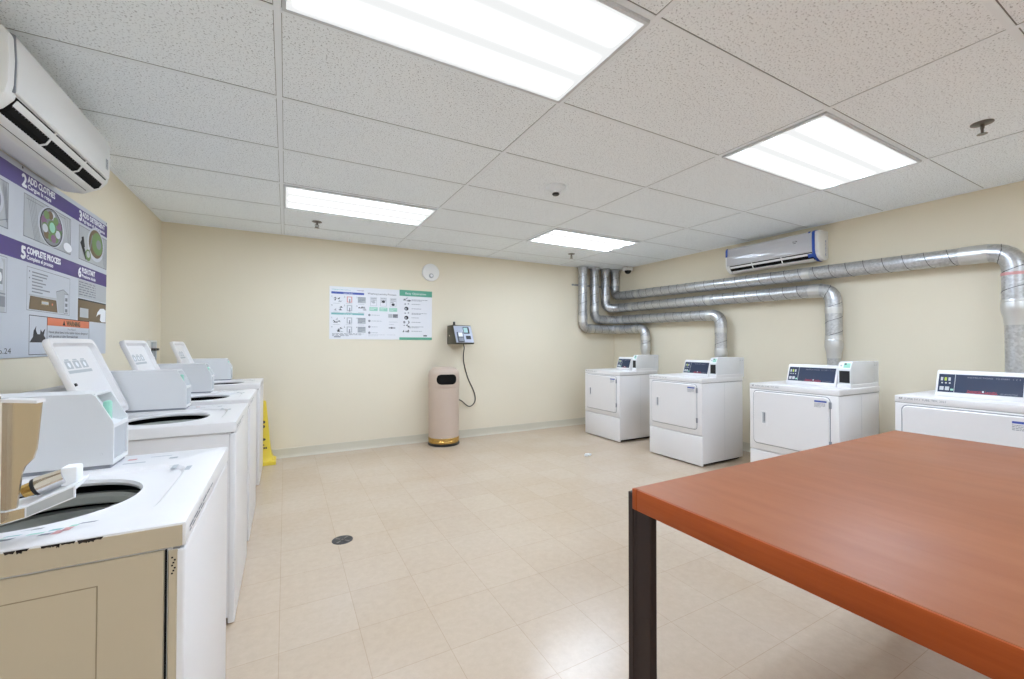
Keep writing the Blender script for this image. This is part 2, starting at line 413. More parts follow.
struct(MB().prism([(YB - d, z) for d, z in cove], 'x', XL, XR, 'base').build('baseboard_back'))
struct(MB().prism([(XL + d, z) for d, z in cove], 'y', YF, YB - .017, 'base').build('baseboard_left'))
struct(MB().prism([(XR - d, z) for d, z in cove], 'y', YF, YB - .017, 'base').build('baseboard_right'))

# ceiling lights
def make_light(i, j, label):
    x0, x1 = gx[i] + .014, gx[i + 1] - .014
    y0, y1 = 1.691 + .6096 * (j - 1) + .014, 1.691 + .6096 * j - .014
    t = thing('ceiling_light', label, 'ceiling light', ((x0 + x1) / 2, (y0 + y1) / 2, H - .012), 'recessed fluorescent ceiling lights')
    hx, hy = (x1 - x0) / 2, (y1 - y0) / 2
    f = MB(); ring_prism(f, rrect(-hx, hx, -hy, hy, .004, 2), rrect(-hx + .014, hx - .014, -hy + .014, hy - .014, .004, 2), 'z', -.001, .0115, 'lamp_rim')
    f.build('frame', t, smooth=False)
    MB().box(-hx + .014, hx - .014, -hy + .014, hy - .014, .001, .009, 'lamp').build('diffuser', t, smooth=False)
make_light(0, 0, 'large rectangular ceiling light nearest the camera, cut by the top of the photo')
make_light(0, 4, 'far left ceiling light near the back wall, above the cream poster wall')
make_light(2, 4, 'far right ceiling light above the four duct risers in the corner')
make_light(2, 0, 'square-looking ceiling light on the right, in front of the wall air conditioner')
make_light(0, -4, 'ceiling light of the row behind the camera, left of the two')
make_light(2, -4, 'ceiling light of the row behind the camera, right of the two')
make_light(0, -8, 'added unseen fill light far behind the camera, left of the two')  # farthest row is added out of view to brighten camera-facing sides
make_light(2, -8, 'added unseen fill light far behind the camera, right of the two')

# ------------------------------------------------------------------ washing machines
# local frame: x = 0 at the front, negative toward the left wall; y from the near side 0 to 0.67; z up
WW, WD, WT = .67, .70, .887
def make_washer(loc, label):
    t = thing('washing_machine', label, 'washing machine', loc, 'top-loading coin washers along the left wall')
    c = MB(); ring_prism(c, rrect(-WD, -.012, .0035, WW - .0035, .004, 3), rrect(-WD + .012, -.024, .016, WW - .016, .004, 3), 'z', .035, .84, 'enamel')
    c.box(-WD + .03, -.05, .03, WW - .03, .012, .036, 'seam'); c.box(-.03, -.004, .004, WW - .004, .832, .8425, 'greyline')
    for fx in (-WD + .06, -.09):
        for fy in (.07, WW - .07): c.lathe([(.022, 0), (.022, .012), (.012, .014), (.012, .03)], (fx, fy, 0), 'black', 12)
    # embossed outline on both flanks
    for yy in (.0055, WW - .0055):
        for (a, b, e, f) in ((-.62, -.28, .17, .172), (-.62, -.28, .74, .742), (-.62, -.618, .17, .742), (-.282, -.28, .17, .742)):
            c.box(a, b, yy - .0008, yy + .0008, e, f, 'greyline')
    c.build('cabinet', t)
    f = MB(); f.rbox(-.02, .005, .001, WW - .001, .008, .835, 'enamel', .005, 3)
    f.build('front_panel', t)
    # top with the tub opening
    cx, cy, rx, ry = -.285, .272, .156, .16
    N = 96
    cor = [math.atan2(yy - cy, xx - cx) for xx in (.006, -WD) for yy in (-.002, WW + .002)]
    ang = sorted([2 * PI * k / N for k in range(N)] + [a % (2 * PI) for a in cor])
    def rect_at(a, x0, x1, y0, y1):
        dx, dy = math.cos(a), math.sin(a); tt = []
        if abs(dx) > 1e-6: tt.append(((x1 if dx > 0 else x0) - cx) / dx)
        if abs(dy) > 1e-6: tt.append(((y1 if dy > 0 else y0) - cy) / dy)
        k = min(tt); return (cx + dx * k, cy + dy * k)
    def sup(a, hx, hy, p):
        dx, dy = math.cos(a), math.sin(a)
        k = (abs(dx / hx) ** p + abs(dy / hy) ** p) ** (-1 / p); return (cx + dx * k, cy + dy * k)
    loops = []
    def L(fn, z): loops.append([(*fn(a), z) for a in ang])
    L(lambda a: rect_at(a, -WD, .006, -.002, WW + .002), .842)
    L(lambda a: rect_at(a, -WD, .006, -.002, WW + .002), WT - .006)
    L(lambda a: rect_at(a, -WD + .0015, .0045, -.0005, WW + .0005), WT - .002)
    L(lambda a: rect_at(a, -WD + .006, 0, .004, WW - .004), WT)
    L(lambda a: sup(a, .222, .222, 6), WT)
    L(lambda a: sup(a, .214, .214, 6), WT - .007)
    L(lambda a: sup(a, rx + .012, ry + .012, 2), WT - .008)
    L(lambda a: sup(a, rx + .004, ry + .004, 2), WT - .005)
    L(lambda a: sup(a, rx, ry, 2), WT - .012)
    L(lambda a: sup(a, rx + .003, ry + .003, 2), WT - .019)
    vs = [v for l in loops for v in l]; n = len(ang); fs = []
    for i in range(len(loops) - 1):
        for k in range(n): fs.append((i * n + k, i * n + (k + 1) % n, (i + 1) * n + (k + 1) % n, (i + 1) * n + k))
    tp = MB(); tp.add(vs, fs, 'enamel'); tp.build('top', t, angle=25)
    # tub below the opening
    b = MB()
    b.lathe([(.2, .842), (.172, .846), (.166, .838), (.166, .822), (.172, .818)], (cx, cy, 0), 'tub', 48, caps=False)
    b.lathe([(.174, .818), (.205, .816), (.205, .806), (.185, .804)], (cx, cy, 0), 'void', 48, caps=False)
    b.lathe([(.2, .806), (.178, .804), (.176, .78), (.19, .76), (.19, .42), (.17, .38), (.0, .38)], (cx, cy, 0), 'tub', 48, caps=False)
    b.lathe([(.163, .869), (.215, .867), (.215, .842), (.2, .842)], (cx, cy, 0), 'void', 48, caps=False)
    tb = b.build('tub', t)
    ag = MB(); ag.lathe([(.10, .385), (.07, .41), (.05, .5), (.042, .64), (.03, .66), (.0, .665)], (cx, cy, 0), 'enamel_console', 24, caps=False)
    for k in range(4):
        a = k * PI / 2; ag.box(cx + .06 * math.cos(a) - .012, cx + .06 * math.cos(a) + .012, cy + .06 * math.sin(a) - .012, cy + .06 * math.sin(a) + .012, .385, .52, 'enamel_console')
    ag.build('agitator', tb)
    # raised deck under the meter
    d = MB(); d.rbox(-WD + .01, -.252, .527, .643, WT - .004, .897, 'greyink', .002, 1)
    d.build('meter_deck', t)
    # back console
    k = MB(); k.prism([(-WD, WT - .002), (-.625, WT - .002), (-.632, 1.0), (-.655, 1.036), (-WD, 1.04)], 'y', .004, WW - .004, 'enamel_console', .004)
    con = k.build('console', t)
    kp = MB(); S = Sheet(kp, (-.6247, .05, .9), (0, 1, 0), (-.007, 0, .115), .0006)
    S.rect(0, 0, .33, .085, 'panelgrey', 1)
    for q in range(4): S.rect(.03 + q * .07, .02, .07 + q * .07, .05, 'white', 2)
    kp.build('control_panel', con, smooth=False)
    # coin meter box
    mb = MB(); zb = .8965; prof = [(-.655, zb), (-.246, zb), (-.246, 1.005), (-.249, 1.016), (-.284, 1.086), (-.292, 1.092), (-.655, 1.092)]
    inner = [(-.655, zb), (-.251, zb), (-.251, 1.0), (-.278, 1.008), (-.318, 1.084), (-.655, 1.086)]
    mb.prism(prof, 'y', .525, .531, 'enamel_console'); mb.prism(prof, 'y', .641, .647, 'enamel_console')
    mb.prism(inner, 'y', .5312, .6408, 'enamel_console')
    mb.box(-.655, -.286, .5312, .6408, 1.086, 1.092, 'enamel_console')
    mb.box(-.2515, -.246, .531, .641, zb, zb + .01, 'enamel_console')
    mb.box(-.2515, -.246, .531, .641, .996, 1.007, 'enamel_console')
    mb.lathe([(.003, 0), (.003, .0015), (0, .002)], (-.27, .5245, .926), 'black', 8, 'y', caps=False)
    box = mb.build('coin_meter', t)
    w = MB(); w.add([(-.2505, .533, zb + .011), (-.2505, .639, zb + .011), (-.2505, .639, .995), (-.2505, .533, .995)], [(0, 1, 2, 3)], 'ltgrey'); w.build('front_plate', box, smooth=False)
    s = MB(); s.rbox(-.286, -.27, .58, .608, 1.006, 1.066, 'palegreen', .006, 2); s.build('card_slot', box)
    s = MB(); s.box(-.32, -.306, .54, .56, 1.045, 1.075, 'greyink'); s.build('indicator', box, smooth=False)
    # lid, leaning back open
    hx, hz = -.497, .9; tx, tz = -.635, 1.243; ly = .062
    ax = Vector((tx - hx, 0, tz - hz)); ln = ax.length; ax.normalize(); nr = Vector((ax.z, 0, -ax.x))
    def lp(a, bb, h): a += ly; return (hx + ax.x * bb + nr.x * h, a, hz + ax.z * bb + nr.z * h)
    o1 = rrect(.0, .445, .0, ln, .035); o2 = rrect(.003, .442, .003, ln - .003, .033); i1 = rrect(.016, .429, .018, ln - .02, .026); i2 = rrect(.026, .419, .03, ln - .03, .02)
    Ls = [[lp(a, q, 0) for a, q in o2], [lp(a, q, .004) for a, q in o1], [lp(a, q, .02) for a, q in o1], [lp(a, q, .024) for a, q in o2], [lp(a, q, .023) for a, q in i1], [lp(a, q, .004) for a, q in i2]]
    n = len(o1); vs = [v for l in Ls for v in l]; fs = [list(range(n)), list(range(5 * n, 6 * n))]
    for i in range(5):
        for q in range(n): fs.append((i * n + q, i * n + (q + 1) % n, (i + 1) * n + (q + 1) % n, (i + 1) * n + q))
    l = MB(); l.add(vs, fs, 'enamel'); lid = l.build('lid', t, angle=50)
    p = MB(); S = Sheet(p, lp(0, 0, .0042), (0, 1, 0), ax, .0004)
    for q in range(3):
        S.rect(.09 + q * .075, ln - .13, .15 + q * .075, ln - .095, 'ltgrey', 1); S.ell(.12 + q * .075, ln - .113, .012, .012, 'white', 2, 12); S.rect(.1 + q * .075, ln - .093, .14 + q * .075, ln - .087, 'ltgrey', 1)
    S.rect(.085, ln - .15, .315, ln - .137, 'ltgrey', 1)
    p.build('instruction_print', lid, smooth=False)
    for (a, q) in ((.055, ln - .2), (.435, ln - .17)):
        e = MB(); v = Vector(lp(a, q, .004)); e.tube([v, v + nr * .014], [.0075, .006], 'black', 10); e.build('bumper', lid)
    h = MB(); h.tube([lp(-.004, -.002, .004), lp(.449, -.002, .004)], .006, 'steelgrey', 8); h.build('hinge', lid)
    # faded prints and rust specks on the top
    pr = MB(); S = Sheet(pr, (0, 0, WT), (-1, 0, 0), (0, -1, 0), .0005)
    for (x, y, ww, hh, key) in ((.18, -.56, .05, .01, 'ltgrey'), (.11, -.585, .02, .02, 'ltgrey'), (.21, -.61, .02, .016, 'pinkp'), (.13, -.615, .05, .006, 'ltgrey'), (.09, -.48, .012, .05, 'ltgrey'), (.055, -.45, .012, .045, 'ltgrey')):
        S.rect(x, y, x + ww, y + hh, key); pr.build('faded_print', t, smooth=False); pr = MB(); S.mb = pr
    S2 = Sheet(pr, (.0065, 0, .85), (0, 1, 0), (0, 0, 1), .0005)
    S2.lines(.03, .012, .3, 2, .008, .004, 'greyink', 1, 5)
    pr.build('faded_print', t, smooth=False)
    return t
w1 = make_washer((-.172, 1.01, 0), 'nearest white washer with tan side panel, chipped edge and open tub at lower left')
w2 = copy_tree(w1, (-.194, 2.2, 0), 'second washer from the camera, white lid raised in front of the big wall chart', ())
w3 = copy_tree(w1, (-.196, 3.06, 0), 'third washer from the camera, close behind the second one with raised lid', ())
w4 = copy_tree(w1, (-.197, 4.23, 0), 'farthest white washer, beside the yellow floor cone by the back wall', ())
# features only the nearest washer has
for root, dx in ((w1, .004), (w2, -.012), (w3, -.012), (w4, -.008)):
    for ch in root.children:
        if ch.name.split('.')[0] in ('coin_meter', 'meter_deck'): ch.location = (dx, 0, 0)
sp = MB(); sp.rbox(-WD + .005, -.026, -.0005, .005, .035, .838, 'tan', .002, 1)
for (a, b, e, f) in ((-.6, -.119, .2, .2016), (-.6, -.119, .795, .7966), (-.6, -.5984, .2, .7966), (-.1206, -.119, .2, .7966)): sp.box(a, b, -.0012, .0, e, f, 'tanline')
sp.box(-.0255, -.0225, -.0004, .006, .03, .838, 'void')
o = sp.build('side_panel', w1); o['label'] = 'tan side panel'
sp = MB(); sp.rbox(-.021, -.0065, -.0006, .004, .03, .836, 'tan', .002, 1)
for q in range(7): sp.box(-.016 + .002 * (q % 3), -.013 + .002 * (q % 3), -.0012, -.0005, .79 + .005 * q, .793 + .005 * q, 'chip')
sp.build('corner_post', w1)['label'] = 'tan front corner edge'
sp = MB(); sp.box(-WD + .006, .001, -.0036, -.0018, .8425, WT - .0055, 'tan')
rr = random.Random(3)
for q in range(34):
    x = -.42 + .30 * rr.random() ** 1.2; hh = rr.uniform(.002, .011) * (1.3 if -.33 < x < -.22 else .6); ww = rr.uniform(.004, .016)
    sp.add([(x, -.0041, WT - .003), (x + ww, -.0041, WT - .003), (x + ww * .8, -.0041, WT - .004 - hh), (x + ww * .45, -.0041, WT - .004 - hh * .7), (x + ww * .15, -.0041, WT - .004 - hh)], [(0, 1, 2, 3, 4)], 'chip')
sp.build('top_edge', w1, smooth=False)['label'] = 'tan top edge with chipped paint'
pr = MB(); S = Sheet(pr, (0, 0, WT), (1, 0, 0), (0, 1, 0), .0006)
rr = random.Random(9)
for q in range(26):
    x = -.42 + .255 * q / 25 + rr.uniform(-.006, .006); y = .028 + .045 * rr.random() + .012 * q / 25
    wd, ht = rr.uniform(.012, .034), rr.uniform(.003, .009)
    key = ('greyink', 'tealp', 'ltgrey', 'greyink', 'palegreen')[q % 5]
    if q in (22, 23): key, wd, ht = 'pinkp', .016, .018
    S.poly([(x, y), (x + wd * .8, y), (x + wd, y + ht), (x + wd * .2, y + ht)], key); pr.build('edge_print', w1, smooth=False); pr = MB(); S.mb = pr
# coin slide mechanism at the near left of the first washer (world coordinates turned local)
def l1(x, y, z): return (x + .172, y - 1.01, z)
cs = MB()
pl = [(-.56, .93), (-.402, .93), (-.395, 1.005), (-.391, 1.017), (-.381, 1.03), (-.3775, 1.045), (-.372, 1.128), (-.56, 1.137)]
cs.prism([(x + .172, z) for x, z in pl], 'y', .018, .024, 'tan_steel')
cs.box(-.56 + .172, -.42 + .172, .004, .018, .93, 1.139, 'tan_steel')
cs.prism([(-.413 + .172, 1.130), (-.371 + .172, 1.126), (-.371 + .172, 1.131), (-.413 + .172, 1.135)], 'y', .0, .03, 'enamel')
cs.box(-.418 + .172, -.412 + .172, .002, .02, .93, 1.136, 'chrome')
cs.box(-.56 + .172, -.50 + .172, .03, .09, WT - .004, 1.12, 'enamel_console')
slide = cs.build('coin_slide', w1); slide['label'] = 'steel coin slide coloured with a tan reflection, with chrome barrel'
cy = MB(); A = Vector(l1(-.405, 1.065, .966)); Bv = Vector(l1(-.352, 1.065, .986))
cy.tube([A, A.lerp(Bv, .25)], [.0115, .0125], 'brass', 20); cy.tube([A.lerp(Bv, .25), A.lerp(Bv, .36)], .0155, 'black', 20); cy.tube([A.lerp(Bv, .36), A.lerp(Bv, .5), Bv], [.017, .0165, .0145], 'chrome', 24)
cy.build('chrome_barrel', slide)['label'] = 'chrome barrel'
br = MB()
lipp = [(-.56, .915), (-.418, .923), (-.388, .930), (-.327, .954), (-.327, .976), (-.39, .949), (-.418, .945), (-.56, .94)]
br.prism([(x + .172, z) for x, z in lipp], 'y', .015, .019, 'white')
br.prism([(x + .172, z) for x, z in [(-.3865, .9325), (-.329, .956), (-.329, .973), (-.3865, .948)]], 'y', .0142, .0152, 'ltgrey')
br.prism([(x + .172, z) for x, z in [(-.555, .917), (-.418, .925), (-.389, .9315), (-.389, .947), (-.418, .943), (-.555, .938)]], 'y', .0142, .0152, 'tan_steel')
top = [(-.56, .94), (-.418, .945), (-.39, .949), (-.327, .976)]
br.add([(x + .172, .0195, z) for x, z in top] + [(x + .172, .075, z + .004) for x, z in top] + [(x + .172, .075, z - .003) for x, z in top] + [(x + .172, .0195, z - .008) for x, z in top],
       [(i, i + 1, 5 + i, 4 + i) for i in range(3)] + [(4 + i, 5 + i, 9 + i, 8 + i) for i in range(3)] + [(8 + i, 9 + i, 13 + i, 12 + i) for i in range(3)] + [(3, 7, 11, 15)], 'white')
br.rbox(-.357 + .172, -.334 + .172, .045, .075, .968, 1.003, 'white', .004, 2)
br.build('bracket', slide)['label'] = 'white edged bracket'

# ------------------------------------------------------------------ dryers (front faces -x; local x: 0 front, + back; y 0 = near side)
DW, DD, DT = .686, .665, .887
def make_dryer(loc, label, cx, c0, c1, bx, b0, b1, bk):
    t = thing('tumble_dryer', label, 'tumble dryer', loc, 'front-loading coin dryers along the right wall')
    c = MB(); c.rbox(.022, DD, .004, DW - .004, .03, .838, 'enamel', .006)
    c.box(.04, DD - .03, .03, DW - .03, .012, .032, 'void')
    for fx in (.07, DD - .07):
        for fy in (.07, DW - .07): c.lathe([(.022, 0), (.022, .012), (.012, .014), (.012, .03)], (fx, fy, 0), 'black', 12)
    c.box(.36, .361, .0032, .0045, .06, .82, 'ltgrey')
    c.build('cabinet', t)
    f = MB(); f.rbox(0, .02, .0, DW, .312, .84, 'enamel', .007, 3); f.build('front_panel', t)
    f = MB(); f.rbox(.002, .02, .0, DW, .012, .307, 'enamel', .006, 3); f.build('lower_panel', t)
    f = MB(); f.rbox(-.0005, DD, -.0005, DW + .0005, .841, DT, 'enamel', .005, 3); f.box(0.002, DD - .005, .002, DW - .002, .838, .843, 'greyline')
    tp = f.build('top', t)
    p = MB(); S = Sheet(p, (-.0014, DW, .856), (0, -1, 0), (0, 0, 1), .0005)
    S.text('4F', .02, .006, .02, 'ink', 1, width=.022); S.text('SUPER DRY TUBE, TEX. 2021', .05, .006, .017, 'greyink', 1, width=.2)
    p.build('edge_print', tp, smooth=False)
    # door
    y0, y1, z0, z1 = .062, .645, .372, .822
    d = MB(); lo = [rrect(y0, y1, z0, z1, .03), rrect(y0, y1, z0, z1, .03), rrect(y0 + .006, y1 - .006, z0 + .006, z1 - .006, .026)]
    xx = [.001, -.006, -.012]; vs = [(x, a, b) for x, l in zip(xx, lo) for a, b in l]; n = len(lo[0]); fs = [list(range(2 * n, 3 * n))]
    for i in range(2):
        for q in range(n): fs.append((i * n + q, i * n + (q + 1) % n, (i + 1) * n + (q + 1) % n, (i + 1) * n + q))
    d.add(vs, fs, 'enamel')
    gsk = MB(); ring_prism(gsk, rrect(y0 - .006, y1 + .006, z0 - .006, z1 + .006, .034), rrect(y0 - .001, y1 + .001, z0 - .001, z1 + .001, .03), 'x', -.0016, .001, 'greyink')
    dr = d.build('door', t, angle=30); gsk.build('door_gasket', dr, smooth=False)
    h = MB(); hy0, hy1, hz0, hz1 = y1 - .118, y1 - .067, .53, .655
    ring_prism(h, rrect(hy0, hy1, hz0, hz1, .006, 3), rrect(hy0 + .012, hy1 - .01, hz0 + .022, hz1 - .01, .005, 3), 'x', -.016, -.0115, 'enamel')
    h.box(-.0126, -.0121, hy0 + .012, hy1 - .01, hz0 + .022, hz1 - .01, 'ltgrey'); h.box(-.0132, -.0124, hy0 + .016, hy1 - .022, hz0 + .035, hz1 - .012, 'greyink')
    h.build('handle', dr)
    for hz in (.44, .74):
        q = MB(); q.rbox(-.011, .0, y0 - .014, y0 + .003, hz, hz + .05, 'greyink', .002, 1); q.build('hinge', dr)
    p = MB(); S = Sheet(p, (-.0121, y0 + .1, z1 - .085), (0, -1, 0), (0, 0, 1), .0005)
    S.rect(0, .045, .085, .058, 'bluep', 1); S.lines(0, .034, .075, 4, .009, .004, 'greyink', 1, 4)
    p.build('door_sticker', dr, smooth=False)
    # console with control panel
    k = MB(); k.prism([(cx, DT - .002), (cx, .902), (cx + .05, 1.05), (cx + .065, 1.06), (cx + .19, 1.05), (cx + .21, DT - .002)], 'y', c0, c1, 'enamel', .004)
    con = k.build('console', t)
    kp = MB(); n_ = Vector((.05, 0, .148)).normalized(); o_ = Vector((cx, c1, .902)) - Vector((n_.z, 0, -n_.x)) * .0008
    S = Sheet(kp, o_, (0, -1, 0), n_, .0007)
    W_ = c1 - c0
    S.rect(.012, .018, W_ - .012, .14, 'navy', 1)
    S.rect(.088, .018, .0905, .14, 'ltgrey', 2)
    for q in range(2): S.rect(.02 + q * .026, .03, .04 + q * .026, .055, 'ltgrey', 2)
    S.rect(.072, .03, .086, .042, 'palegreen', 2)
    for q in range(3): S.rect(.022 + q * .018, .095, .033 + q * .018, .118, ('ltgrey', 'lime', 'ltgrey')[q], 2); S.rect(.026 + q * .018, .075, .034 + q * .018, .084, 'ltgrey', 2)
    q_ = (W_ - .13) / .235
    S.text('INSTRUCTIONS', .11 + .03 * q_, .118, .012, 'greyink', 2, width=.1 * q_); S.text('TO START   1  2  3', .11 + .14 * q_, .118, .012, 'greyink', 2, width=.09 * q_)
    S.text('Commercial', .11 + .035 * q_, .028, .016, 'redp', 2, width=.055 * q_); S.ell(.11 + .097 * q_, .034, .004, .006, 'white', 3, 10); S.text('Laundry', .11 + .104 * q_, .028, .016, 'redp', 2, width=.045 * q_)
    S.rect(.11 + .033 * q_, .022, .11 + .152 * q_, .025, 'redp', 2); S.text('coin operated dryer', .11 + .16 * q_, .026, .011, 'greyink', 2, width=.065 * q_)
    kp.build('control_panel', con, smooth=False)
    # coin meter box on the near corner
    m = MB(); m.prism([(bx, .915), (bx, 1.035), (bx + .023, 1.085), (bx + .038, 1.094), (bk - .09, 1.094), (bk - .09, .915)], 'y', b0, b1, 'enamel_console', .004)
    m.rbox(bx - .006, bk - .02, b0 - .003, b1 + .003, DT - .003, .917, 'enamel', .003, 1)
    m.rbox(bk - .095, bk, b0 + .003, b1 - .003, DT - .004, 1.092, 'enamel_console', .004, 1)
    for q in range(2): m.lathe([(.006, 0), (.006, .003), (.004, .0035)], (bk - .07 + q * .035, b0 + .0028, 1.06), 'ltgrey', 10, 'y')
    box = m.build('coin_meter', t)
    w = MB(); w.rbox(bx - .0015, bx + .002, b0 + .008, b1 - .012, .928, 1.022, 'black', .001, 1); w.build('coin_window', box)
    n2 = Vector((.023, 0, .05)).normalized(); o2 = Vector((bx, b1 - .002, 1.035)) - Vector((n2.z, 0, -n2.x)) * .0008
    p = MB(); S = Sheet(p, o2, (0, -1, 0), n2, .0006)
    wb = b1 - b0; S.rect(.002, .004, wb - .006, .052, 'white', 1); S.rect(wb * .4, .012, wb - .01, .052, 'palegreen', 2); S.rect(wb * .45, .038, wb * .6, .05, 'ink', 3); S.ell(.02, .03, .008, .008, 'ltgrey', 2, 12)
    p.build('card_slot_label', box, smooth=False)
    return t
FX = 3.65
make_dryer((FX, 1.583, 0), 'third dryer from the back corner, partly hidden behind the table edge', .21, .115, .49, .22, .015, .105, .70)
make_dryer((FX, .572, 0), 'nearest dryer, cut by the right photo edge, only its top shows over the table', .15, .14, .53, .20, .015, .105, .70)
make_dryer((FX, 2.755, 0), 'second dryer from the back corner, whole front visible under a short duct', .25, .118, .44, .23, .004, .085, .70)
make_dryer((FX + .015, 3.935, 0), 'farthest dryer, standing in the back right corner below the bent ducts', .32, .165, .415, .31, .03, .10, .72)

# ------------------------------------------------------------------ exhaust ducts
DR = .066
def make_duct(label, pts, joints, reducer_z, bend=.12):
    t = thing('exhaust_duct', label, 'exhaust duct', pts[0], 'round metal dryer exhaust ducts')
    o0 = Vector(pts[0]); P = [Vector(p) - o0 for p in pts]
    path = fillet(P, bend, 6)
    # straight sections and gored elbows in one pipe
    rz_ = reducer_z - o0.z; pd = densify(path, .05)
    last = [i for i in range(len(pd)) if pd[i].z < rz_ - .02 and (pd[i].xy - P[-2].xy).length < .2]
    rs = [DR] * len(pd)
    for i in last: rs[i] = DR - .012
    a = MB(); a.tube(pd, rs, 'duct', 28)
    # spiral lock seam
    dp = densify(path, .01); T = [(dp[min(i + 1, len(dp) - 1)] - dp[max(i - 1, 0)]).normalized() for i in range(len(dp))]
    nrm = T[0].cross(Vector((1, 0, 0))).normalized(); dist = 0; hel = []
    for i in range(len(dp)):
        if i > 0:
            nrm = (T[i - 1].rotation_difference(T[i]) @ nrm).normalized(); dist += (dp[i] - dp[i - 1]).length
        bn = T[i].cross(nrm); ph = 2 * PI * dist / .135
        if dp[i].z < rz_ + .02 and (dp[i].xy - P[-2].xy).length < .2: break
        hel.append((dp[i] + (nrm * math.cos(ph) + bn * math.sin(ph)) * (DR + .0005)))
    # resample helix finer
    hel2 = []; dist = 0
    a.build('pipe', t, angle=60)
    b = MB(); b.tube(hel, .0026, 'ductseam', 5); b.build('spiral_seam', t)
    # collar at the ceiling
    c = MB(); c.lathe([(DR + .002, -.06), (DR + .004, -.025), (DR + .016, -.016), (DR + .0215, -.006), (DR + .0215, -.001)], (0, 0, 0), 'ltgrey', 28, caps=False); c.build('ceiling_collar', t)
    e = MB(); e.lathe([(DR + .001, -.018), (DR + .0035, -.018), (DR + .0035, .008), (DR + .001, .008)], (0, 0, 2.148 - o0.z), 'ltgrey', 28, caps=False); e.build('clamp', t)
    # foil tape at joints : (segment index start, t, length)
    for (i, tt, ll, key) in joints:
        A, B2 = P[i], P[i + 1]; d = (B2 - A).normalized(); m = A.lerp(B2, tt)
        e = MB(); e.tube([m - d * ll / 2, m - d * ll * .2, m + d * ll * .2, m + d * ll / 2], [DR + .0025, DR + .004, DR + .003, DR + .0025], key, 28, caps=False); e.build('foil_tape', t)
    x, y = pts[-2][0], pts[-2][1]
    rz = reducer_z - o0.z; q = Vector((x, y, 0)) - Vector((o0.x, o0.y, 0))
    e = MB(); e.lathe([(DR + .003, .085), (DR + .006, .07), (DR + .003, .065), (DR + .007, .03), (DR + .004, .0), (DR - .007, -.05), (DR - .009, -.1)], (q.x, q.y, rz), 'foil', 28, caps=False); e.build('coupling', t)
    return t
zc = H - .006
J = lambda *a: [(i, t_, l_, 'foil') for i, t_, l_ in a]
make_duct('leftmost duct riser, dropping lowest and turning down into the farthest dryer',
          [(3.985, 5.075, zc), (3.985, 5.075, 1.475), (4.575, 5.06, 1.465), (4.58, 4.385, 1.46), (4.58, 4.385, .5), (4.33, 4.385, .5)],
          J((0, .85, .1), (1, .25, .06), (2, .25, .07), (2, .75, .05), (3, .14, .06)), 1.15)
make_duct('second duct riser from the left, running to the second dryer',
          [(4.21, 5.075, zc), (4.21, 5.075, 1.62), (4.58, 5.06, 1.615), (4.58, 3.195, 1.585), (4.58, 3.195, .5), (4.33, 3.195, .5)],
          J((0, .8, .08), (1, .6, .06), (2, .12, .06), (2, .93, .07), (3, .17, .06)), 1.1)
make_duct('third duct riser from the left, running to the dryer behind the table',
          [(4.43, 5.075, zc), (4.43, 5.075, 1.80), (4.58, 4.93, 1.80), (4.58, 2.025, 1.755), (4.58, 2.025, .5), (4.33, 2.025, .5)],
          J((0, .75, .08), (2, .1, .08), (2, .55, .06), (2, .95, .1), (3, .16, .06), (3, .37, .05)), 1.2, .13)
make_duct('longest and highest duct, running along the wall to the nearest dryer',
          [(4.615, 5.06, zc), (4.615, 5.06, 2.0), (4.59, 4.85, 1.985), (4.58, .9, 1.905), (4.58, .9, .5), (4.33, .9, .5)],
          J((0, .6, .06), (2, .08, .06), (2, .66, .07), (2, .95, .15)) + [(3, .12, .022, 'stretch')], 1.47, .14)
sb = MB(); sb.box(3.84, 4.66, 5.1465, 5.1605, 2.13, 2.155, 'greyline')
for x in (3.86, 4.098, 4.32): sb.lathe([(.008, -.03), (.008, 0)], (x, 5.145, 2.1425), 'chrome', 8, 'y')
tag(sb.build('pipe_bracket'), 'thin metal strap fixing the four duct risers to the back wall', 'pipe bracket')

